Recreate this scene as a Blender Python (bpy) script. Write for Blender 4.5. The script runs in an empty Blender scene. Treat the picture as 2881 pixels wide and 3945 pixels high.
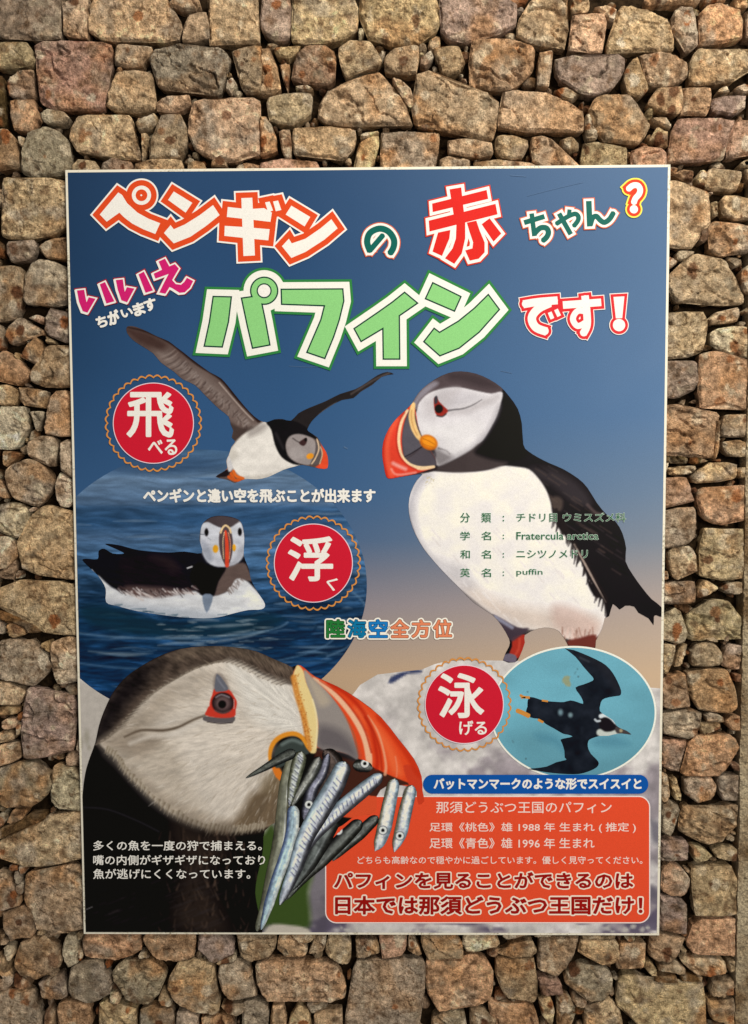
import bpy, math, random
import numpy as np
from mathutils import Vector, Euler
from mathutils.geometry import delaunay_2d_cdt as cdt

random.seed(7); rng = np.random.RandomState(7)
S = bpy.context.scene
COL = S.collection

# ---------------------------------------------------------------- camera
CAM = np.array([0.0230, -1.1877, 1.6360]); ROT = (1.5203, 0.0045, 0.0114); FPX = 2950.0
cam = bpy.data.cameras.new('camera'); co = bpy.data.objects.new('camera', cam); COL.objects.link(co)
co.location = CAM; co.rotation_euler = ROT
cam.sensor_fit = 'VERTICAL'; cam.sensor_height = 36; cam.sensor_width = 36; cam.lens = FPX * 36 / 3945
cam.clip_start = 0.01; cam.clip_end = 50
S.camera = co
RM = np.array(Euler(ROT, 'XYZ').to_matrix())

# ---------------------------------------------------------------- world, lamps, exposure
w = bpy.data.worlds.new('World'); S.world = w; w.use_nodes = True
bg = w.node_tree.nodes['Background']; bg.inputs[0].default_value = (1.0, .93, .80, 1); bg.inputs[1].default_value = .30
S.view_settings.view_transform = 'Standard'; S.view_settings.look = 'None'
S.view_settings.exposure = 0; S.view_settings.gamma = 1
def lamp(name, loc, aim, size, power, col):
    l = bpy.data.lights.new(name, 'AREA'); l.shape = 'RECTANGLE'; l.size = size[0]; l.size_y = size[1]
    l.energy = power; l.color = col
    o = bpy.data.objects.new(name, l); COL.objects.link(o); o.location = loc
    o.rotation_euler = (Vector(aim) - Vector(loc)).to_track_quat('-Z', 'Y').to_euler()
    return o
lamp('unseen_lamp', (0.80, -1.25, 3.15), (0.10, 0, 1.15), (0.6, 0.3), 36, (1.0, .90, .71))
lamp('unseen_lamp', (1.5, -2.3, 2.1), (0.0, 0, 1.15), (1.0, 0.6), 31, (1.0, .92, .75))  # added fill light, not a ceiling fitting: evens out the lower poster
GAIN = np.array([1.0, .95, .76])         # light on the poster, per channel: print colours are divided by it

# ---------------------------------------------------------------- helpers
def px(P, y=0.0):
    """points of the flat wall, given where the photo shows them, on the plane y"""
    P = np.atleast_2d(np.asarray(P, float))
    d = np.stack([(P[:, 0] - 1440.5) / FPX, -(P[:, 1] - 1972.5) / FPX, -np.ones(len(P))], 1) @ RM.T
    t = (y - CAM[1]) / d[:, 1]
    return CAM + d * t[:, None]

CR = dict(T1=(0, 0, 1.652), T2=(1000, 0, 1.652), T3=(1881, 0, 1.652), X=(0, 1200, 5.1625),
          L1=(0, 600, 2.8275), L2=(0, 1400, 2.8275), L3=(0, 2200, 2.8275), L4=(0, 3000, 2.8275),
          R1=(2481, 600, 2.8275), R2=(2481, 1400, 2.8275), R3=(2481, 2200, 2.8275), R4=(2481, 3000, 2.8275),
          B1=(0, 3545, 2.065), B2=(700, 3545, 2.065), B3=(1400, 3545, 2.065), B4=(2081, 3545, 2.065),
          A=(240, 630, 1.3767), Q=(1340, 630, 1.3111), C=(260, 960, 2.7533), D=(1960, 660, 2.7533),
          E=(380, 1220, 1.3767), F=(1420, 1400, 1.3767), G=(260, 1760, 1.3767), H=(290, 2440, 1.18),
          I=(1200, 2300, 1.18), J=(1160, 2950, 1.18), K=(1950, 2500, 2.7082), M=(800, 2820, 1.9667))
def T(crop, s):
    a = np.array([[float(v) for v in p.split(',')] for p in s.split()]) if isinstance(s, str) else np.array(s, float)
    x0, y0, k = CR[crop]
    return a / k + [x0, y0]

_tab = rng.rand(256, 256)
def vn(x, y, seed=0):
    x = np.asarray(x, float) + seed * 17.31; y = np.asarray(y, float) + seed * 7.77
    xi = np.floor(x).astype(int); yi = np.floor(y).astype(int); fx = x - xi; fy = y - yi
    fx = fx * fx * (3 - 2 * fx); fy = fy * fy * (3 - 2 * fy)
    a = _tab[xi & 255, yi & 255]; b = _tab[(xi + 1) & 255, yi & 255]
    c = _tab[xi & 255, (yi + 1) & 255]; d = _tab[(xi + 1) & 255, (yi + 1) & 255]
    return (a * (1 - fx) + b * fx) * (1 - fy) + (c * (1 - fx) + d * fx) * fy
def fbm(x, y, seed=0, n=4):
    r = 0; a = .5
    for i in range(n):
        r = r + a * vn(x, y, seed + i * 3); x = x * 2.03; y = y * 2.03; a *= .5
    return r / (1 - .5 ** n)

def area(p): x, y = p[:, 0], p[:, 1]; return .5 * np.sum(x * np.roll(y, -1) - y * np.roll(x, -1))
def inside(P, poly):
    r = np.zeros(len(P), bool); x, y = P[:, 0], P[:, 1]
    for a, b in zip(poly, np.roll(poly, -1, 0)):
        if a[1] == b[1]: continue
        c = ((a[1] > y) != (b[1] > y)) & (x < (b[0] - a[0]) * (y - a[1]) / (b[1] - a[1]) + a[0])
        r ^= c
    return r
def segdist(P, a, b):
    d = b - a; L = max(d @ d, 1e-9); t = np.clip(((P - a) @ d) / L, 0, 1)
    return np.hypot(*(P - a - t[:, None] * d).T), t
def polydist(P, poly):
    m = np.full(len(P), 1e9)
    for a, b in zip(poly, np.roll(poly, -1, 0)): m = np.minimum(m, segdist(P, a, b)[0])
    return m
def smooth(poly, n=3, closed=True):
    p = np.asarray(poly, float); out = []; N = len(p)
    for i in range(N if closed else N - 1):
        if closed: a, b, c, d = p[i - 1], p[i], p[(i + 1) % N], p[(i + 2) % N]
        else: a, b, c, d = p[max(i - 1, 0)], p[i], p[i + 1], p[min(i + 2, N - 1)]
        for k in range(n):
            t = k / n
            out.append(.5 * (2 * b + (c - a) * t + (2 * a - 5 * b + 4 * c - d) * t * t + (3 * b - a - 3 * c + d) * t ** 3))
    if not closed: out.append(p[-1])
    return np.array(out)

def lin(c):
    c = np.asarray(c, float) / 255; return np.where(c <= .04045, c / 12.92, ((c + .055) / 1.055) ** 2.4)

def mesh_obj(name, V, F, mat, parent=None, col=None, sm=False):
    me = bpy.data.meshes.new(name)
    V = np.asarray(V, np.float32); F = np.asarray(F)
    if F.ndim == 2:
        n, k = F.shape
        me.vertices.add(len(V)); me.vertices.foreach_set('co', V.ravel())
        me.loops.add(n * k); me.loops.foreach_set('vertex_index', F.ravel().astype(np.int32))
        me.polygons.add(n); me.polygons.foreach_set('loop_start', np.arange(0, n * k, k, dtype=np.int32))
    else: me.from_pydata(V.tolist(), [], [list(map(int, f)) for f in F])
    me.update(calc_edges=True)
    if col is not None:
        ca = me.color_attributes.new('Col', 'FLOAT_COLOR', 'POINT')
        c = np.ones((len(V), 4), np.float32); c[:, :3] = col; ca.data.foreach_set('color', c.ravel())
    me.polygons.foreach_set('use_smooth', np.full(len(me.polygons), bool(sm)))
    me.materials.append(mat); me.validate()
    o = bpy.data.objects.new(name, me); COL.objects.link(o)
    if parent: o.parent = parent
    return o

def union(faces):
    """planar union of polygons (2D) as triangles: cut along every edge, keep what lies in any polygon"""
    pts = []; ed = []; fs = []
    for f in faces:
        f = np.asarray(f, float)
        if len(f) < 3 or abs(area(f)) < 1e-6: continue
        n = len(pts); k = len(f); ed += [(n + i, n + (i + 1) % k) for i in range(k)]; pts += [Vector((float(x), float(y))) for x, y in f]; fs.append(f)
    best = None; r = np.random.RandomState(3)
    for k in range(9):                      # a valid triangulation exactly covers its hull: retry until it does
        pp = [Vector((p[0], p[1])) for p in pts] if k < 3 else [Vector((p[0] + r.uniform(-1, 1) * .004 * k, p[1] + r.uniform(-1, 1) * .004 * k)) for p in pts]
        v, e, t, *_ = cdt(pp, ed, [], 0, (1e-3, 1e-5, 1e-2)[k % 3], False)
        v = np.array([a[:] for a in v]); t = np.array([q for q in t if len(q) == 3]); q = v[t]
        ar = np.abs((q[:, 1, 0] - q[:, 0, 0]) * (q[:, 2, 1] - q[:, 0, 1]) - (q[:, 1, 1] - q[:, 0, 1]) * (q[:, 2, 0] - q[:, 0, 0])).sum() / 2
        o = sorted(map(tuple, v)); H = []
        for seq in (o, o[::-1]):
            h = []
            for p in seq:
                while len(h) > 1 and (h[-1][0] - h[-2][0]) * (p[1] - h[-2][1]) - (h[-1][1] - h[-2][1]) * (p[0] - h[-2][0]) <= 0: h.pop()
                h.append(p)
            H += h[:-1]
        err = abs(ar - abs(area(np.array(H)))) / ar
        if best is None or err < best[0]: best = (err, v, t)
        if err < 1e-5: break
    if best[0] > 1e-5: print('union', k, best[0])
    v, t = best[1:]
    c = v[t].mean(1); o = np.argsort(c[:, 0]); cs = c[o]; keep = np.zeros(len(t), bool)
    for f in fs:
        lo, hi = f.min(0), f.max(0); i0, i1 = np.searchsorted(cs[:, 0], (lo[0], hi[0]))
        ii = np.arange(i0, i1); ii = ii[(cs[ii, 1] >= lo[1]) & (cs[ii, 1] <= hi[1]) & ~keep[ii]]
        if len(ii): keep[ii[inside(cs[ii], f)]] = True
    return v, t[o[keep]]
def disc(c, r, n=28): a = np.linspace(0, 2 * np.pi, n, endpoint=False); return np.array(c) + r * np.stack([np.cos(a), np.sin(a)], 1)
def dilate(poly, d, lim=2.6):
    p = np.asarray(poly, float)
    if area(p) < 0: p = p[::-1]
    if d <= 0: return [p]
    out = [p]; N = len(p); e = np.roll(p, -1, 0) - p; L = np.hypot(*e.T)[:, None]; n = np.stack([e[:, 1], -e[:, 0]], 1) / L
    for i in range(N):
        j = (i + 1) % N
        out.append(np.array([p[i] + n[i] * d, p[j] + n[i] * d, p[j], p[i]]))
        cr = n[i][0] * n[j][1] - n[i][1] * n[j][0]
        if cr > 1e-4:
            m = n[i] + n[j]; k = 2 / (m @ m)
            mp = p[j] + m * d * min(k, lim / max(np.hypot(*m), 1e-6)) if k * np.hypot(*m) <= lim else p[j] + m / np.hypot(*m) * d * 1.25
            out.append(np.array([p[j], p[j] + n[i] * d, mp, p[j] + n[j] * d]))
    return out
def stroke(path, w, d=0, sm=True):
    q = smooth(path, 4, False) if sm and len(path) > 2 else np.asarray(path, float)
    r = w / 2 + d; out = []
    q = q.copy()
    if d: 
        u = q[0] - q[1]; q[0] += u / np.hypot(*u) * d; u = q[-1] - q[-2]; q[-1] += u / np.hypot(*u) * d
    for i in range(len(q) - 1):
        u = q[i + 1] - q[i]; u /= np.hypot(*u); n = np.array([-u[1], u[0]]) * r
        out.append(np.array([q[i] - n, q[i + 1] - n, q[i + 1] + n, q[i] + n]))
        if i: out.append(disc(q[i], r, 14))
    return out

# ---------------------------------------------------------------- materials
def mat_base(name, rough=.5, spec=.3):
    m = bpy.data.materials.new(name); m.use_nodes = True; nt = m.node_tree; b = nt.nodes['Principled BSDF']
    b.inputs['Roughness'].default_value = rough; b.inputs['Specular IOR Level'].default_value = spec
    return m, nt, b
def N(nt, t, **k):
    n = nt.nodes.new(t)
    for a, v in k.items():
        if a in n.inputs: n.inputs[a].default_value = v
        else: setattr(n, a, v)
    return n
def noise(nt, vec, scale, detail=4, rough=.55):
    n = N(nt, 'ShaderNodeTexNoise'); n.inputs['Scale'].default_value = scale; n.inputs['Detail'].default_value = detail
    n.inputs['Roughness'].default_value = rough; nt.links.new(vec, n.inputs['Vector']); return n.outputs['Fac']
def ramp(nt, fac, *stops):
    r = N(nt, 'ShaderNodeValToRGB'); e = r.color_ramp.elements
    while len(e) < len(stops): e.new(.5)
    for q, (p, c) in zip(e, stops): q.position = p; q.color = (*c, 1) if len(c) == 3 else c
    nt.links.new(fac, r.inputs[0]); return r.outputs[0]
def mix(nt, mode, fac, a, b):
    m = N(nt, 'ShaderNodeMix', data_type='RGBA', blend_type=mode)
    for s, v in ((0, fac), (6, a), (7, b)):
        if isinstance(v, (int, float)): m.inputs[s].default_value = v
        elif isinstance(v, tuple): m.inputs[s].default_value = (*v, 1)
        else: nt.links.new(v, m.inputs[s])
    return m.outputs[2]
def bump(nt, b, h, dist, strength=1.0):
    u = N(nt, 'ShaderNodeBump'); u.inputs['Distance'].default_value = dist; u.inputs['Strength'].default_value = strength
    nt.links.new(h, u.inputs['Height']); nt.links.new(u.outputs[0], b.inputs['Normal'])

def make_print():
    m, nt, b = mat_base('printed_laminate', .40, .12)
    a = N(nt, 'ShaderNodeAttribute', attribute_name='Col'); g = N(nt, 'ShaderNodeNewGeometry').outputs['Position']
    f = noise(nt, g, 900, 2, .7)
    c = mix(nt, 'MULTIPLY', 1.0, a.outputs['Color'], ramp(nt, f, (.3, (.86, .86, .86)), (.7, (1.1, 1.1, 1.1))))
    nt.links.new(c, b.inputs['Base Color'])
    r = N(nt, 'ShaderNodeMapRange'); nt.links.new(noise(nt, g, 14, 3), r.inputs[0]); r.inputs[3].default_value = .36; r.inputs[4].default_value = .52
    nt.links.new(r.outputs[0], b.inputs['Roughness'])
    bump(nt, b, noise(nt, g, 6, 2), .004, .25)
    return m
PRINT = make_print()
def make_board():
    m, nt, b = mat_base('worn_white_board', .55, .3)
    g = N(nt, 'ShaderNodeNewGeometry').outputs['Position']
    f = noise(nt, g, 260, 3, .6); s = noise(nt, g, 9, 2, .5)
    k = N(nt, 'ShaderNodeMath', operation='MULTIPLY'); nt.links.new(f, k.inputs[0]); nt.links.new(s, k.inputs[1])
    c = ramp(nt, k.outputs[0], (.27, (.82, .80, .74)), (.34, (.60, .57, .48)), (.40, (.30, .28, .24)))
    nt.links.new(c, b.inputs['Base Color']); return m
BOARD = make_board()
def make_stone():
    m, nt, b = mat_base('rough_stone', .9, .12)
    a = N(nt, 'ShaderNodeAttribute', attribute_name='Col'); tc = N(nt, 'ShaderNodeNewGeometry').outputs['Position']
    oi = N(nt, 'ShaderNodeObjectInfo').outputs['Random']
    sc = N(nt, 'ShaderNodeVectorMath', operation='SCALE'); cx = N(nt, 'ShaderNodeCombineXYZ'); 
    for i in range(3): nt.links.new(oi, cx.inputs[i])
    nt.links.new(cx.outputs[0], sc.inputs[0]); sc.inputs['Scale'].default_value = 9
    ad = N(nt, 'ShaderNodeVectorMath', operation='ADD'); nt.links.new(tc, ad.inputs[0]); nt.links.new(sc.outputs[0], ad.inputs[1])
    v = ad.outputs[0]
    f1 = noise(nt, v, 110, 6, .74); f2 = noise(nt, v, 420, 4, .7); f3 = noise(nt, v, 34, 3, .6)
    c = mix(nt, 'MULTIPLY', 1.0, a.outputs['Color'], ramp(nt, f1, (.32, (.42, .37, .32)), (.45, (.88, .86, .83)), (.56, (1.30, 1.28, 1.26)), (.68, (1.85, 1.83, 1.78))))
    c = mix(nt, 'MULTIPLY', 1.0, c, ramp(nt, f2, (.34, (.66, .62, .58)), (.5, (1.0, 1.0, 1.0)), (.66, (1.28, 1.28, 1.25))))
    c = mix(nt, 'MIX', ramp(nt, f3, (.60, (0, 0, 0)), (.72, (.5, .5, .5))), c, (.34, .29, .22))
    nt.links.new(c, b.inputs['Base Color'])
    h = N(nt, 'ShaderNodeMath', operation='MULTIPLY_ADD'); nt.links.new(f1, h.inputs[0]); h.inputs[1].default_value = 2.0; nt.links.new(f2, h.inputs[2])
    bump(nt, b, h.outputs[0], .0045, 1.0)
    return m
STONE = make_stone()
def make_mortar(name, c1, c2, s, d):
    m, nt, b = mat_base(name, .95, .1); v = N(nt, 'ShaderNodeNewGeometry').outputs['Position']
    f = noise(nt, v, s, 5, .7); nt.links.new(ramp(nt, f, (.35, c1), (.65, c2)), b.inputs['Base Color']); bump(nt, b, f, d)
    return m
MORTAR = make_mortar('dark_earth_joint', (.010, .006, .003), (.04, .025, .014), 120, .006)

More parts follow.
